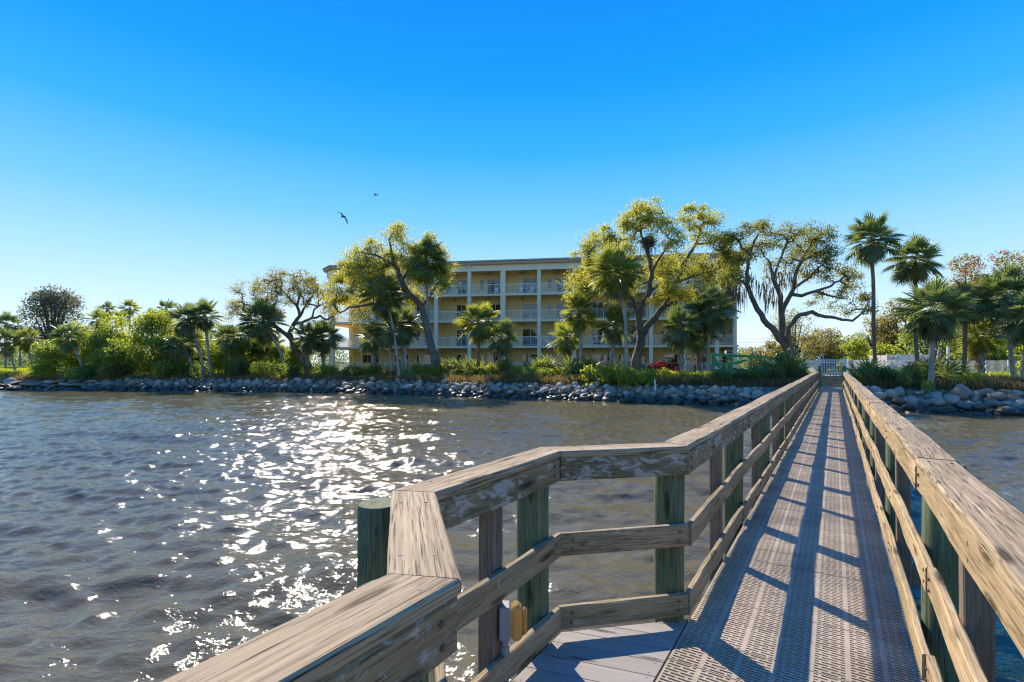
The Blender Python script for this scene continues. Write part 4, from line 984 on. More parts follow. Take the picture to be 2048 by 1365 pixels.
FR['dead'] = [frond_mesh('dead_frond', M['frondd'], 5 + s, 1.0, spread=55, nl=12, ll=0.8, ragged=0.2) for s in range(2)]
FR['grey'] = [frond_mesh('dead_frond', M['frondg'], 8 + s, 1.0, spread=45, nl=10, ll=0.75, ragged=0.2) for s in range(2)]
boot_me = MB().add([(-0.05, 0, 0), (0.05, 0, 0), (0.02, 0.16, 0.34), (-0.02, 0.16, 0.34), (-0.05, -0.03, 0.02), (0.05, -0.03, 0.02), (0.02, 0.12, 0.36), (-0.02, 0.12, 0.36)], [(0, 1, 2, 3), (7, 6, 5, 4), (0, 3, 7, 4), (1, 5, 6, 2), (2, 6, 7, 3)])
def palm(label, bx, dp, cx, cy, rpx, style='frond', n=34, dead=8, deadkind='dead', bend=0.0, tr=0.15, boots=False, bark='palmbark', absd=None, group='sabal palms along the shore', lean_d=0.0, seed=0, elmin=-56):
    D = absd if absd else shore_depth(min(max(bx, -100), 2200)) + dp
    x = px(bx, D); z = gz(x, D); q = np.random.default_rng(int(cx * 7 + cy * 13 + seed)); e = empty('palm_tree', (x, D, z), 0, label, 'palm tree', group)
    Dc = D + lean_d; top = P3(cx, cy, Dc) - e.location; r = rpx / F * Dc; s = r / 1.95; top.z -= r * 0.18
    pts = []; ns = 14
    for i in range(ns + 1):
        f = i / ns; p = Vector((0, 0, -0.3)).lerp(top, f); p.x += bend * math.sin(f * math.pi) + 0.03 * math.sin(f * 9 + cx); p.y += 0.04 * math.sin(f * 7); pts.append(p)
    rad = [tr * (1.25 - 0.35 * min(1, f * 5)) * (1 + 0.05 * q.normal()) for f in np.linspace(0, 1, ns + 1)]
    MB().tube(pts, rad, 10).build('trunk', M[bark], e, True)
    if boots:
        mb = MB(); m = 46
        for i in range(m):
            f = 0.12 + 0.86 * i / m; a = i * 2.4; fi = f * ns; j = min(int(fi), ns - 1); p = pts[j].lerp(pts[j + 1], fi - j); mt = Matrix.Translation(p) @ Matrix.Rotation(a, 4, 'Z') @ Matrix.Translation((0, tr * 0.85, 0))
            mb.add([mt @ Vector(v) for v in boot_me.V], boot_me.F)
        mb.build('leaf_boots', M['frondg'], e)
    else:
        mb = MB()
        for i in range(14):
            a = i * 2.4; p = top + Vector((0, 0, -0.1 - 0.05 * i)); mt = Matrix.Translation(p) @ Matrix.Rotation(a, 4, 'Z') @ Matrix.Translation((0, tr * 0.8, 0)); mb.add([mt @ Vector(v) for v in boot_me.V], boot_me.F)
        mb.build('leaf_boots', M['frondg'], e)
    az = q.random() * 6.28; n = int(n * 1.5); tx, ty = q.normal() * 0.10, q.normal() * 0.10; sag = 0.9 + 0.2 * q.random()
    for i in range(n):
        f = i / max(1, n - 1); el = R(82 - (82 - elmin) * f ** (0.85 * sag) + q.normal() * 9); az += 2.39996 + q.normal() * 0.22; el += tx * math.cos(az) + ty * math.sin(az)
        me = FR[style][0 if f < 0.3 else (1 if f < 0.6 else (3 if f < 0.8 else 2))]
        k = s * (0.74 + 0.36 * q.random()) * (0.88 + 0.12 * math.sin(f * 3.1))
        o = bpy.data.objects.new('frond', me); link(o, e); o.location = top + Vector((0, 0, 0.12 - 0.25 * f)); o.rotation_euler = (q.normal() * 0.35, -el, az); o.scale = (k, k, k)
    for i in range(dead):
        az += 2.39996 + q.normal() * 0.3; o = bpy.data.objects.new('dead_frond', FR[deadkind][i % 2]); link(o, e)
        k = s * (0.62 + 0.3 * q.random()); o.location = top + Vector((0, 0, -0.15)); o.rotation_euler = (q.normal() * 0.4, R(52 + 22 * q.random()), az); o.scale = (k, k, k)
    return e
# right of the pier
palm('tallest palm of all, straight dark trunk, just right of the pier gate', 1752, 7.5, 1742, 470, 52, n=40, dead=5, deadkind='grey', tr=0.145, bark='palmbarkb')
palm('tall palm with fanned round crown, second tallest at the right', 1838, 9.5, 1830, 510, 52, n=40, dead=2, tr=0.15, bark='palmbarkb', bend=-0.1)
palm('grey trunked palm rising right out of the shore rocks at the right', 1862, 2.6, 1866, 612, 64, n=46, dead=14, deadkind='grey', tr=0.18, elmin=-62)
palm('palm with pale orange brown trunk leaning behind the pool fence', 1926, 9, 1928, 600, 46, n=34, dead=8, tr=0.16, bark='palmbarkb', bend=0.1)
palm('short palm with thick rough criss cross trunk at the pool fence', 1962, 10, 1962, 662, 46, 'frondy', n=32, dead=8, tr=0.26, boots=True)
palm('big full palm partly behind the rightmost trunk', 2030, 8.0, 2012, 580, 62, n=44, dead=8, tr=0.17)
palm('palm cut off by the right edge with mottled trunk', 2046, 4.5, 2056, 625, 56, n=42, dead=8, tr=0.17)
# centre
palm('palm with frayed pale boots under its crown, left of the green lift', 1412, 7.5, 1420, 612, 52, n=42, dead=8, tr=0.15, bend=0.05, elmin=-55)
palm('stout palm with rough grey trunk in front of the red tractor', 1363, 6.0, 1362, 648, 46, n=40, dead=6, tr=0.18, boots=True, bark='palmbark')
palm('palm with dark brown trunk behind the frayed boot palm', 1398, 9.5, 1396, 655, 44, n=36, dead=8, tr=0.15, bark='palmbarkb')
palm('tall palm with curved grey trunk and skirt of dead leaves before the forked oak', 1252, 4.5, 1234, 535, 56, 'frondy', n=46, dead=18, deadkind='grey', tr=0.16, bend=0.35, elmin=-58)
palm('palm with bright top fronds standing left of the hidden third column', 1165, 6.0, 1158, 620, 42, 'frondy', n=36, dead=6, deadkind='grey', tr=0.18)
palm('low palm with an orange skirt of dead fronds', 1137, 8.0, 1133, 668, 36, 'frondy', n=30, dead=16, tr=0.19, boots=True, bark='palmbarkb')
palm('leaning palm with pale ridged trunk left of the forked oak', 1221, 6.5, 1233, 645, 42, n=34, dead=6, deadkind='grey', tr=0.19, boots=True, bend=-0.12)
palm('palm with full ragged crown in front of the building middle', 956, 6.0, 957, 638, 44, 'frondy', n=42, dead=8, tr=0.16, bark='palmbarkb')
palm('shorter palm leaning beside the ragged crowned palm in the building middle', 996, 8.5, 1002, 668, 38, 'frond', n=36, dead=8, tr=0.17, boots=True)
# left
palm('tallest palm left of the building middle with thin dark trunk', 868, 6.5, 852, 512, 48, n=42, dead=8, deadkind='grey', tr=0.13, bend=-0.15)
palm('palm with pale trunk leaning left in front of the leaning oak', 798, 3.6, 768, 580, 46, n=40, dead=10, deadkind='grey', tr=0.14, bend=0.35)
palm('dark palm behind the pale leaning trunk, upright grey trunk', 784, 4.4, 778, 648, 42, n=36, dead=6, tr=0.16)
palm('dark palm against the second floor railing', 808, 8.0, 806, 645, 44, n=36, dead=6, tr=0.16)
palm('short palm with cross hatched trunk at the first building column', 748, 5.0, 748, 672, 36, n=32, dead=4, tr=0.21, boots=True)
palm('short palm with cross hatched trunk at the left corner of the building', 647, 7.5, 646, 668, 40, n=34, dead=4, tr=0.20, boots=True)
palm('short palm beside the base of the sparse oak', 614, 6.0, 616, 670, 36, n=30, dead=4, tr=0.2, boots=True)
palm('palm with blue green drooping crown and grey trunk leaning left', 572, 5.0, 526, 634, 48, n=42, dead=12, deadkind='grey', tr=0.17, bend=0.55, elmin=-60)
palm('slim straight palm, right one of the pair at the left shore', 421, 4.0, 409, 626, 36, n=34, dead=5, tr=0.15, bend=0.08)
palm('slim bowed palm, left one of the pair at the left shore', 408, 3.6, 376, 632, 34, n=34, dead=10, tr=0.15, bend=0.35)
palm('leaning palm with orange skirt of dead fronds', 393, 3.2, 364, 680, 34, n=32, dead=16, tr=0.16, bend=0.2)
palm('low palm with crooked pale trunk leaning left over the dark rocks', 165, 3.4, 137, 668, 34, n=30, dead=8, tr=0.16, bend=0.45)
palm('palm with brown skirt on the far left lawn', 66, 8.5, 56, 674, 27, 'frondy', n=26, dead=12, tr=0.14)
palm('palm with slanting trunk at the far left edge', 33, 8.0, 14, 680, 30, n=28, dead=14, tr=0.15)
palm('bright palm above the mangroves left of the tall bright mangrove', 199, 12, 197, 636, 25, 'frondy', n=26, dead=5, tr=0.14)
palm('far palm at the left edge behind the slanting trunk', 10, 18, 12, 645, 26, n=24, dead=5, tr=0.14)
palm('palm with short brown skirt left of the sparse oak', 464, 4.8, 455, 672, 30, n=28, dead=10, tr=0.15)
palm('small dark palm between the brown skirted palm and the blue green palm', 488, 7.5, 486, 668, 26, n=26, dead=4, tr=0.15)
palm('small dark palm right under the blue green crown', 523, 8.5, 522, 690, 24, n=24, dead=4, tr=0.15)
palm('small palm with two toned trunk right of the small dark palm', 534, 9.5, 546, 684, 22, n=24, dead=4, tr=0.15)
for lb, cx, cy, r, dd in (('far palm top left of the higher pair over the mangroves', 215, 616, 18, 28), ('far palm top, highest above the bright mangrove', 259, 614, 21, 28), ('far palm top behind the three leaning palms', 332, 616, 22, 26),
                          ('small far palm top between two higher ones', 303, 628, 14, 30), ('far palm low among the mangrove tops', 244, 634, 18, 22), ('far bright palm at the left edge above the lawn', 40, 668, 20, 22)):
    palm(lb, cx, dd, cx, cy, r, 'frondy' if 'bright' in lb or 'low' in lb else 'frond', n=22, dead=3, tr=0.15, group='far palms over the mangroves')

# ------------------------------------------------------------------ shrubs along the top of the rocks
def shrub_build(seed, mat, n, ls, stems=9, spiky=False):
    q = np.random.default_rng(seed); C = []; lobes = [(q.normal() * 0.42, q.normal() * 0.42, 0.30 + 0.35 * q.random(), 0.34 + 0.2 * q.random()) for _ in range(9)]
    for (x, y, z, r) in lobes:
        m = n // 9; v = q.normal(size=(m, 3)); v /= np.linalg.norm(v, axis=1)[:, None]; v *= (r * (0.3 + 0.8 * q.random(m) ** 0.6))[:, None]; C.append(v + np.array([x, y, z]))
    C = np.concatenate(C); C = C[C[:, 2] > -0.1]; V, Fc = leaf_quads(C, ls, q, 0.6); mb = MB()
    for (x, y, z, r) in lobes: mb.tube([(x * 0.2, y * 0.2, -0.1), (x * 0.6, y * 0.6, z * 0.6), (x, y, z + 0.15)], [0.03, 0.02, 0.008], 5, False)
    return np_mesh('stems', np.array(mb.V), mb.F, M['twig']), np_mesh('foliage', V, Fc, M[mat])
SH = {'d': [shrub_build(1, 'bushd', 2600, 0.105), shrub_build(2, 'bushd', 2600, 0.10)], 'g': [shrub_build(3, 'bush', 2400, 0.11), shrub_build(4, 'bush', 2400, 0.10)],
      'y': [shrub_build(5, 'bushy', 2200, 0.10), shrub_build(6, 'bushy', 2200, 0.09)], 'o': [shrub_build(7, 'busho', 1900, 0.10)], 's': [shrub_build(8, 'bushy', 800, 0.20), shrub_build(9, 'bush', 800, 0.19)]}
pal_fr = [frond_mesh('frond', M[m], 20 + i, 0.25, lp=0.55, ll=0.75, nl=16) for i, m in enumerate(('frondy', 'frond'))]
def shrub(kind, label, xp, inl, wpx, hpx, name='shrub', group='shrubs along the top of the rocks'):
    x, y = shore_point(xp, inl); q = np.random.default_rng(int(xp * 3 + inl * 10)); e = empty(name, (x, y, gz(x, y) - 0.03), q.random() * 6.28, label, 'shrub', group)
    w_ = wpx / F * y; h = hpx / F * y
    if kind == 'p':
        for i in range(26):
            o = ob('frond', pal_fr[0 if q.random() < 0.55 else 1], e); o.location = (q.normal() * w_ * 0.36, q.normal() * w_ * 0.36, 0); k = h / 1.15 * (0.75 + 0.45 * q.random()); o.scale = (k, k, k)
            o.rotation_euler = (q.normal() * 0.3, -R(38 + 45 * q.random()), q.random() * 6.28)
        MB().tube([(0, 0, -0.1), (0.1, 0, 0.12), (0.4, 0.1, 0.14)], 0.08, 7).build('stems', M['twig'], e)
    else:
        b = SH[kind][int(q.integers(len(SH[kind])))]
        for nm, me in zip(('stems', 'foliage'), b): o = ob(nm, me, e); o.scale = (w_ * 1.05, w_ * 1.0, h * 1.05)
    return e
for a in [
    ('g', 'dark green mat of low shrubs left of the cross hatched palm pair', 600, 4.0, 30, 24), ('d', 'dark low shrub between the sparse oak and the rocks', 655, 4.0, 32, 24), ('g', 'broad low shrub below the left building corner', 700, 4.6, 30, 26),
    ('o', 'dry olive shrub right of the left corner shrub', 728, 3.2, 22, 22), ('y', 'bright shrub behind the pale leaning palm base', 770, 6.5, 26, 26), ('g', 'leafy shrub right of the pale leaning palm', 818, 5.0, 26, 26),
    ('p', 'saw palmetto clump below the tallest left palm', 848, 5.5, 26, 30), ('p', 'saw palmetto clump at the foot of the leaning oak', 885, 6.0, 24, 28), ('y', 'yellow green shrub left of the middle palm', 915, 5.0, 22, 24),
    ('p', 'palmetto clump just left of the middle palm base', 936, 6.5, 22, 26), ('y', 'bright shrub between the two middle palms', 975, 6.5, 22, 24), ('o', 'straggly shrub in front of the middle palms', 985, 3.6, 26, 22),
    ('p', 'large palmetto clump right of the two middle palms', 1030, 6.5, 30, 32), ('g', 'round shrub below the large palmetto clump', 1045, 4.0, 24, 24), ('y', 'yellowish shrub left of the bright palmetto', 1072, 5.5, 20, 22),
    ('p', 'bright saw palmetto below the orange skirted palm', 1115, 5.5, 32, 36), ('o', 'dry shrub on the bank left of the sea grape', 1128, 3.2, 22, 18), ('s', 'large yellow green sea grape spilling over the rocks', 1195, 2.6, 36, 44),
    ('s', 'sea grape with bronze leaves spilling over the rocks below the forked oak', 1252, 2.4, 34, 38), ('y', 'bright shrub behind the sea grape by the curved palm', 1215, 5.5, 24, 26), ('y', 'sunlit shrub in front of the red tractor', 1310, 5.0, 28, 24),
    ('g', 'leafy shrub right of the forked oak trunk', 1288, 4.4, 20, 22), ('y', 'low sunlit shrub around the stout grey palm', 1350, 4.6, 26, 22), ('o', 'brown shrub below the frayed boot palm', 1385, 3.4, 26, 18),
    ('g', 'green shrub at the foot of the frayed boot palm', 1405, 5.6, 20, 20), ('d', 'dark shrub below the left end of the green lift', 1440, 4.0, 30, 27), ('d', 'dark shrub below the middle of the green lift', 1482, 4.0, 30, 27),
    ('p', 'dark palmetto in front of the right end of the green lift', 1522, 4.2, 30, 30), ('d', 'dark shrub at the foot of the moss hung oak', 1562, 4.2, 28, 34), ('p', 'tall palmetto growing at the moss hung oak', 1580, 5.5, 30, 44),
    ('d', 'dark leaning shrub touching the left pier rail', 1610, 4.4, 18, 32), ('d', 'dark shrub touching the right pier rail end', 1728, 4.0, 22, 30), ('p', 'palmetto right of the pier gate', 1756, 6.0, 20, 32),
    ('d', 'dark hedge shrub below the tallest palm', 1760, 4.2, 30, 36), ('d', 'dark hedge shrub below the white enclosure', 1800, 4.0, 30, 38), ('d', 'dark hedge shrub left of the palm in the rocks', 1836, 4.2, 28, 36),
    ('g', 'green shrub right of the palm in the rocks', 1890, 4.4, 28, 34), ('g', 'low green shrub on the rocks by the sandy gap', 1902, 2.6, 16, 22), ('d', 'dark palmetto like shrub below the orange brown trunk', 1935, 5.5, 32, 42),
    ('p', 'dark palmetto beside the rough trunk palm', 1985, 6.0, 34, 46), ('g', 'shrub at the right edge above the rocks', 2030, 3.8, 30, 30), ('y', 'sunlit shrub at the right edge by the mottled trunk', 2012, 5.8, 22, 34), ('o', 'reddish dry shrub beside the sandy gap', 1925, 3.2, 16, 20),
    ('g', 'small leafy shrub over the first pale rocks', 300, 2.8, 18, 30), ('d', 'dark low shrub left of the leaning palm with orange skirt', 345, 2.9, 26, 34), ('d', 'dark low shrub between the slim pair and the brown skirted palm', 440, 3.3, 28, 36),
    ('g', 'low shrub below the small dark palms', 500, 3.3, 30, 34), ('d', 'dark shrub at the base of the blue green palm', 548, 3.3, 28, 30), ('d', 'dark low shrub over the dark rocks at the crooked palm', 120, 2.6, 34, 28), ('o', 'tangled brown shrub under the crooked palm', 185, 2.4, 28, 34), ('y', 'sunlit weeds above the dark rocks at the far left', 28, 3.0, 34, 16)]:
    k, lb, xp, inl, w_, h = a
    shrub(k, lb, xp, inl, w_, h, {'p': 'saw_palmetto', 's': 'sea_grape'}.get(k, 'shrub'))
# grass and low growth between the shrubs and on the lawn
def grass(name, label, mat, x0, x1, d0, d1, n, h, seed):
    q = np.random.default_rng(seed); xs = px(x0 + (x1 - x0) * q.random(n * 3), 1.0); 
    xp = x0 + (x1 - x0) * q.random(n); grid = np.linspace(x0, x1, 120); sd_ = np.array([shore_depth(g) for g in grid]); D = np.interp(xp, grid, sd_) + d0 + (d1 - d0) * q.random(n); X = (xp - CX) / F * D
    cl = np.sin(X * 1.9) + np.sin(D * 2.3 + X) + q.normal(size=n) * 0.6; k = cl > -0.7; X, D = X[k], D[k]; Z = ground(X, D); m = len(X)
    a = q.random(m) * 6.28; hh = h * (0.5 + q.random(m)); w_ = hh * 0.07; dx, dy = np.cos(a), np.sin(a); lx, ly = q.normal(size=m) * 0.35 * hh, q.normal(size=m) * 0.35 * hh
    V = np.empty((m, 4, 3)); V[:, 0] = np.stack([X - dx * w_, D - dy * w_, Z - 0.02], 1); V[:, 1] = np.stack([X + dx * w_, D + dy * w_, Z - 0.02], 1)
    V[:, 2] = np.stack([X + lx + dx * w_ * 0.3, D + ly + dy * w_ * 0.3, Z + hh], 1); V[:, 3] = np.stack([X + lx - dx * w_ * 0.3, D + ly - dy * w_ * 0.3, Z + hh], 1)
    o = ob(name, np_mesh(name, V.reshape(-1, 3), np.arange(m * 4).reshape(m, 4), M[mat])); tag(o, label, 'grass', kind='stuff')
grass('dry_grass', 'dry tan grass on the bank above the rocks', 'dry', 560, 2080, 2.6, 5.0, 26000, 0.42, 1)
grass('bank_grass', 'yellow green grass on the bank in front of the building', 'grassb', 560, 1640, 4.2, 9.0, 26000, 0.34, 2)
grass('lawn_grass', 'bright sunlit lawn grass at the far left and around the oak', 'grassb', -20, 640, 5.0, 30.0, 26000, 0.30, 3)
grass('lawn_grass', 'tall sunlit grass at the left edge below the slanting palms', 'grassb', -30, 110, 3.6, 26.0, 36000, 0.34, 9)
grass('right_grass', 'sunlit grass behind the right hand shrubs', 'grassb', 1700, 2080, 5.5, 14.0, 9000, 0.30, 4)
grass('left_bank_grass', 'mixed grass on the bank above the left rocks', 'dry', 0, 560, 2.2, 4.0, 12000, 0.34, 6)

# ------------------------------------------------------------------ machines, pool enclosure, small things
def at(xp, depth, rz, name, label, cat): x = px(xp, depth); return empty(name, (x, depth, gz(x, depth)), rz, label, cat)
# red compact tractor with front loader, facing left
t = at(1338, 47.5, R(186), 'tractor', 'red tractor with a front loader parked by the ground floor railing', 'tractor')
mb = MB().box(0.35, 1.75, -0.28, 0.28, 0.85, 1.28, 0.07); mb.box(1.6, 1.82, -0.24, 0.24, 0.75, 1.2, 0.03); mb.build('hood', M['red'], t)
MB().box(-0.9, 1.6, -0.22, 0.22, 0.48, 0.85, 0.03).build('chassis', M['dark'], t)
sm = MB().box(-0.55, -0.1, -0.25, 0.25, 0.98, 1.1, 0.04); sm.box(-0.62, -0.5, -0.25, 0.25, 1.1, 1.5, 0.04); sm.build('seat', M['black'], t)
for y in (-0.62, 0.62):
    MB().tube([(-1.05, y, 0.8), (-0.9, y, 1.15), (-0.5, y, 1.3), (-0.1, y, 1.18), (0.1, y, 0.9)], 0.06, 6).build('mudguard', M['red'], t)
    for (x, r, w_) in ((-0.45, 0.6, 0.34), (1.35, 0.36, 0.22)):
        wl = MB().tube([(x, y - w_ / 2, r), (x, y - w_ / 2 + 0.04, r), (x, y + w_ / 2 - 0.04, r), (x, y + w_ / 2, r)], [r * 0.88, r, r, r * 0.88], 22).build('wheel', M['black'], t)
        MB().cyl((x, y - w_ / 2 - 0.01, r), (x, y + w_ / 2 + 0.01, r), r * 0.5, 14).build('rim', M['red'], wl)
    MB().tube([(0.5, y * 0.72, 1.25), (1.2, y * 0.72, 1.42), (2.0, y * 0.72, 1.05), (2.35, y * 0.72, 0.5)], 0.085, 8).build('loader_arm', M['red'], t)
    MB().beam((0.5, y * 0.72, 0.6), (0.5, y * 0.72, 1.3), 0.1, 0.1).build('loader_post', M['red'], t)
    MB().tube([(-0.85, y * 0.75, 0.9), (-0.95, y * 0.75, 1.95)], 0.035, 8).build('roll_bar', M['dark'], t)
MB().tube([(-0.95, -0.465, 1.95), (-0.95, 0.465, 1.95)], 0.035, 8).build('roll_bar', M['dark'], t)
bk = MB(); arc = [(2.25, 0.95), (2.15, 0.55), (2.3, 0.22), (2.95, 0.2), (2.95, 0.23), (2.35, 0.26), (2.2, 0.56), (2.3, 0.95)]; n = len(arc)
bk.add([(x, -0.75, z) for x, z in arc] + [(x, 0.75, z) for x, z in arc], [tuple(range(n)), tuple(range(2 * n - 1, n - 1, -1))] + [(i, (i + 1) % n, n + (i + 1) % n, n + i) for i in range(n)]); bk.build('bucket', M['red'], t)
MB().tube([(0.3, 0, 1.25), (0.05, 0, 1.5)], 0.02, 6).build('steering_column', M['dark'], t)
t.scale = (0.86, 0.86, 0.86)
# green trailer boom lift
b = at(1421, 46.0, R(-2), 'boom_lift', 'green towable boom lift folded flat behind the dark shrubs', 'lift')
b.location.z = 1.75
def gbeam(name, p, q_, w_, h, mat='green'): return MB().beam(p, q_, w_, h).build(name, M[mat], b)
gbeam('upper_boom', (0.1, 0, 1.98), (1.7, 0, 1.84), 0.2, 0.22); gbeam('upper_boom', (1.7, 0, 1.87), (3.9, 0, 1.77), 0.22, 0.26); gbeam('jib', (3.85, 0, 1.74), (5.85, 0, 1.66), 0.16, 0.20)
gbeam('jib_bracket', (5.75, 0, 1.6), (6.05, 0, 2.02), 0.16, 0.14); gbeam('platform_mount', (6.05, 0, 2.0), (6.15, 0, 1.35), 0.3, 0.08, 'greybox')
MB().add([(0.0, -0.12, 1.98), (0.28, -0.12, 1.98), (0.75, -0.12, 1.15), (0.35, -0.12, 0.95), (0.08, -0.12, 1.0), (0.0, 0.12, 1.98), (0.28, 0.12, 1.98), (0.75, 0.12, 1.15), (0.35, 0.12, 0.95), (0.08, 0.12, 1.0)],
         [(4, 3, 2, 1, 0), (5, 6, 7, 8, 9), (0, 1, 6, 5), (1, 2, 7, 6), (2, 3, 8, 7), (3, 4, 9, 8), (4, 0, 5, 9)]).build('riser_link', M['green'], b)
gbeam('lower_boom', (0.4, 0, 1.05), (1.75, 0, 1.10), 0.22, 0.24); gbeam('lower_boom', (1.85, 0, 1.12), (3.2, 0, 1.42), 0.2, 0.22); gbeam('lift_cylinder', (0.75, 0.02, 1.35), (1.8, 0.02, 1.6), 0.08, 0.08, 'dark')
for x in (1.75, 3.65): gbeam('boom_support', (x, 0, 0.45), (x, 0, 1.95), 0.16, 0.18)
gbeam('chassis', (0.3, 0, 0.55), (5.0, 0, 0.55), 0.5, 0.16); gbeam('tow_bar', (5.0, 0, 0.55), (6.2, 0, 0.5), 0.12, 0.1)
for y in (-0.75, 0.75):
    wl = MB().tube([(2.5, y - 0.1, 0.36), (2.5, y - 0.07, 0.36), (2.5, y + 0.07, 0.36), (2.5, y + 0.1, 0.36)], [0.32, 0.36, 0.36, 0.32], 20).build('wheel', M['black'], b)
    MB().cyl((2.5, y - 0.11, 0.36), (2.5, y + 0.11, 0.36), 0.18, 12).build('rim', M['white'], wl)
    for x in (1.2, 4.4): gbeam('outrigger', (x, y * 0.3, 0.6), (x + (0.5 if x > 2 else -0.5), y * 1.5, 1.1), 0.12, 0.12); 
for (x, z) in ((-0.02, 1.7), (-0.02, 1.45), (1.72, 1.35), (4.3, 1.3)): MB().box(x - 0.04, x + 0.05, -0.16, -0.125, z - 0.09, z + 0.09).build('reflector', M['orangep'], b)
bx = MB().box(1.35, 2.0, -0.2, 0.2, 2.02, 2.3, 0.03).build('control_box', M['white'], b); MB().box(1.42, 1.93, -0.208, -0.202, 2.07, 2.26).build('panel', M['dark'], bx)
MB().cyl((3.8, -0.05, 2.1), (3.8, 0.05, 2.1), 0.12, 14).build('mirror_disc', M['greybox'], b)
# white vinyl pool enclosure with green notices
en = at(1818, 49.0, R(-6), 'pool_enclosure', 'white vinyl screen around pool equipment with green notices on its left end', 'enclosure'); en.location.z = 1.8
for i in range(5):
    x = -2.0 + i * 1.05
    MB().box(x - 0.06, x + 0.06, -0.06, 0.06, 0, 1.98, 0.01).build('screen_post', M['vinyl'], en); MB().box(x - 0.075, x + 0.075, -0.075, 0.075, 1.98, 2.04, 0.02).build('post_cap', M['vinyl'], en)
    if i < 4:
        pn = MB(); pn.box(x + 0.062, x + 0.988, -0.03, 0.03, 0.06, 0.16); pn.box(x + 0.062, x + 0.988, -0.03, 0.03, 1.82, 1.94)
        for j in range(6): pn.box(x + 0.064 + j * 0.154, x + 0.064 + j * 0.154 + 0.148, -0.018, 0.018, 0.161, 1.819)
        pn.build('screen_panel', M['vinyl'], en)
for y in (1.0, 2.0, 3.0): MB().box(-2.02, -1.98, y - 0.96, y - 0.04, 0.05, 1.9).build('screen_panel', M['vinyl'], en)
def sign(x, z, w_, h, rows, lb):
    p = bpy.data.objects.new('pool_sign', None); link(p); c = en.matrix_world if False else None
    p.location = Vector(en.location) + Vector((x, -0.10, z)); tag(p, lb, 'sign')
    MB().box(-w_ / 2, w_ / 2, -0.012, 0.012, -h / 2, h / 2).build('board', M['white'], p); g = MB()
    for i in range(rows):
        zz = h / 2 - (i + 0.5) * h / rows; g.box(-w_ * 0.42, w_ * (0.42 if i % 3 else 0.25), -0.016, -0.0125, zz - h / rows * 0.36, zz + h / rows * 0.36)
    g.build('print', M['signg'], p)
sign(-1.62, 1.62, 0.24, 0.42, 4, 'small green notice at the top left of the white enclosure'); sign(-1.15, 1.32, 0.26, 1.1, 8, 'tall narrow green notice on the white enclosure')
u = at(1878, 47, 0, 'closed_umbrella', 'folded tan patio umbrella standing behind the pool fence', 'umbrella')
MB().cyl((0, 0, 0), (0, 0, 2.65), 0.03, 8).build('pole', M['white'], u)
MB().tube([(0, 0, 0.75), (0, 0, 1.1), (0, 0, 1.7), (0, 0, 2.3), (0, 0, 2.55)], [0.24, 0.27, 0.2, 0.12, 0.03], 9).build('canopy', M['tan'], u)
pp_ = at(1896, 47.5, 0, 'lamp_post', 'square pale post standing right of the folded umbrella', 'post'); MB().box(-0.1, 0.1, -0.1, 0.1, -0.1, 2.75, 0.015).build('shaft', M['vinyl'], pp_); MB().box(-0.13, 0.13, -0.13, 0.13, 2.752, 2.82, 0.02).build('cap', M['vinyl'], pp_)
def lounge(xp, d, rz, lb, mat):
    e = at(xp, d, rz, 'pool_chair', lb, 'chair'); e['group'] = 'chairs behind the pool fence'
    MB().beam((-0.6, 0, 0.38), (0.5, 0, 0.38), 0.6, 0.05).build('seat', M[mat], e); MB().beam((0.5, 0, 0.38), (0.95, 0, 0.95), 0.6, 0.05).build('backrest', M[mat], e)
    for x in (-0.5, 0.4):
        for y in (-0.26, 0.26): MB().box(x - 0.02, x + 0.02, y - 0.02, y + 0.02, 0, 0.354).build('leg', M['white'], e)
lounge(1909, 47, 0.5, 'teal and white pool chair left of the orange brown palm trunk', 'teal'); lounge(1936, 47.5, 2.5, 'teal pool chair right of the orange brown palm trunk', 'teal'); lounge(1852, 47, 0.3, 'white pool chair beside the grey trunk in the rocks', 'white')
# power line beyond the building
pl = empty('power_line', (px(1440, 95), 95, 2), 0, 'two thin power wires crossing the gap right of the building', 'power line')
for zz in (676, 683):
    za = pz(zz, 95) - 2; MB().tube([(x, 0, za - 0.25 * math.sin((x + 2) / 14 * 3.14)) for x in np.linspace(-2, 13, 9)], 0.022, 5).build('wire', M['dark'], pl, True)
for x in (-2, 13): MB().cyl((x, 0, -0.4), (x, 0, pz(668, 95) - 2), 0.13, 8).build('pole', M['oakbark'], pl)
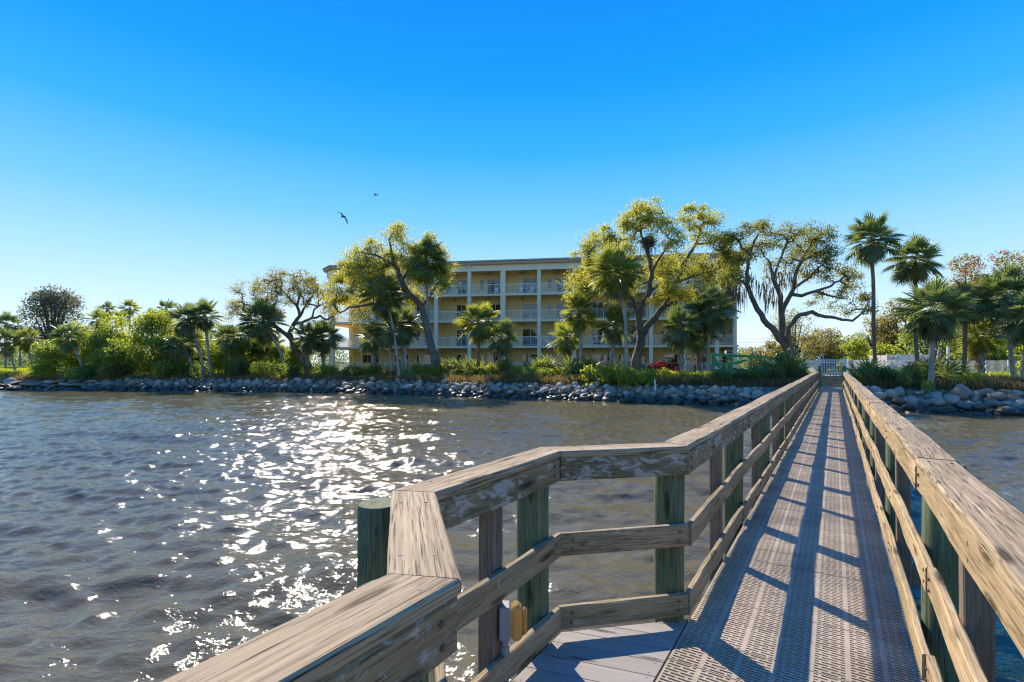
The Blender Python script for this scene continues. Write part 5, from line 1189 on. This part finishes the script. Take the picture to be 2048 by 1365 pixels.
# birds
def bird(xp, yp, d, label, body, wing_l, wing_r):
    mb = MB()
    mb.tube(body, [0.015, 0.05, 0.075, 0.07, 0.045, 0.035, 0.008], 8)
    for wpts in (wing_l, wing_r):
        V = []; Fc = []
        for (x, y, z, c) in wpts:
            V += [(x - c * 0.5 * 0.7, y - c * 0.5 * 0.3, z + 0.012 + c * 0.12), (x + c * 0.5 * 0.7, y + c * 0.5 * 0.3, z + 0.012 - c * 0.12), (x + c * 0.5 * 0.7, y + c * 0.5 * 0.3, z - 0.012 - c * 0.12), (x - c * 0.5 * 0.7, y - c * 0.5 * 0.3, z - 0.012 + c * 0.12)]
        for i in range(len(wpts) - 1):
            for k in range(4): Fc.append((i * 4 + k, i * 4 + (k + 1) % 4, i * 4 + 4 + (k + 1) % 4, i * 4 + 4 + k))
        Fc += [(3, 2, 1, 0), tuple(len(V) - 4 + k for k in range(4))]; mb.add(V, Fc)
    o = mb.build('bird', M['feather'], loc=P3(xp, yp, d)); o.location = P3(xp, yp, d); tag(o, label, 'bird', 'birds in the sky'); return o
bd = [(-0.20, -0.02, -0.06), (-0.12, 0, -0.03), (-0.02, 0, -0.005), (0.06, 0, 0.01), (0.12, 0, 0.02), (0.17, 0, 0.025), (0.24, 0, 0.02)]
bird(686.5, 433.5, 38, 'larger dark sea bird with long bent wings above the left oak', bd, [(0.0, 0, 0.0, 0.2), (-0.06, -0.1, 0.14, 0.18), (-0.14, -0.16, 0.24, 0.13), (-0.28, -0.2, 0.255, 0.05), (-0.36, -0.22, 0.25, 0.015)],
     [(0.02, 0, 0.0, 0.2), (0.12, 0.12, -0.10, 0.19), (0.20, 0.2, -0.24, 0.15), (0.21, 0.25, -0.40, 0.10), (0.19, 0.28, -0.50, 0.04)])
bird(751, 390, 52, 'small distant dark bird flying level above the larger one', [(p[0], p[1], p[2]) for p in bd], [(0, 0, 0, 0.2), (-0.02, -0.25, 0.05, 0.16), (-0.15, -0.5, 0.02, 0.06)], [(0.02, 0, 0, 0.2), (0.06, 0.25, 0.06, 0.16), (0.22, 0.5, 0.10, 0.06)])
import sys
print('objects', len(bpy.data.objects), 'tris', sum(len(m.loops) - 2 * len(m.polygons) for m in bpy.data.meshes))
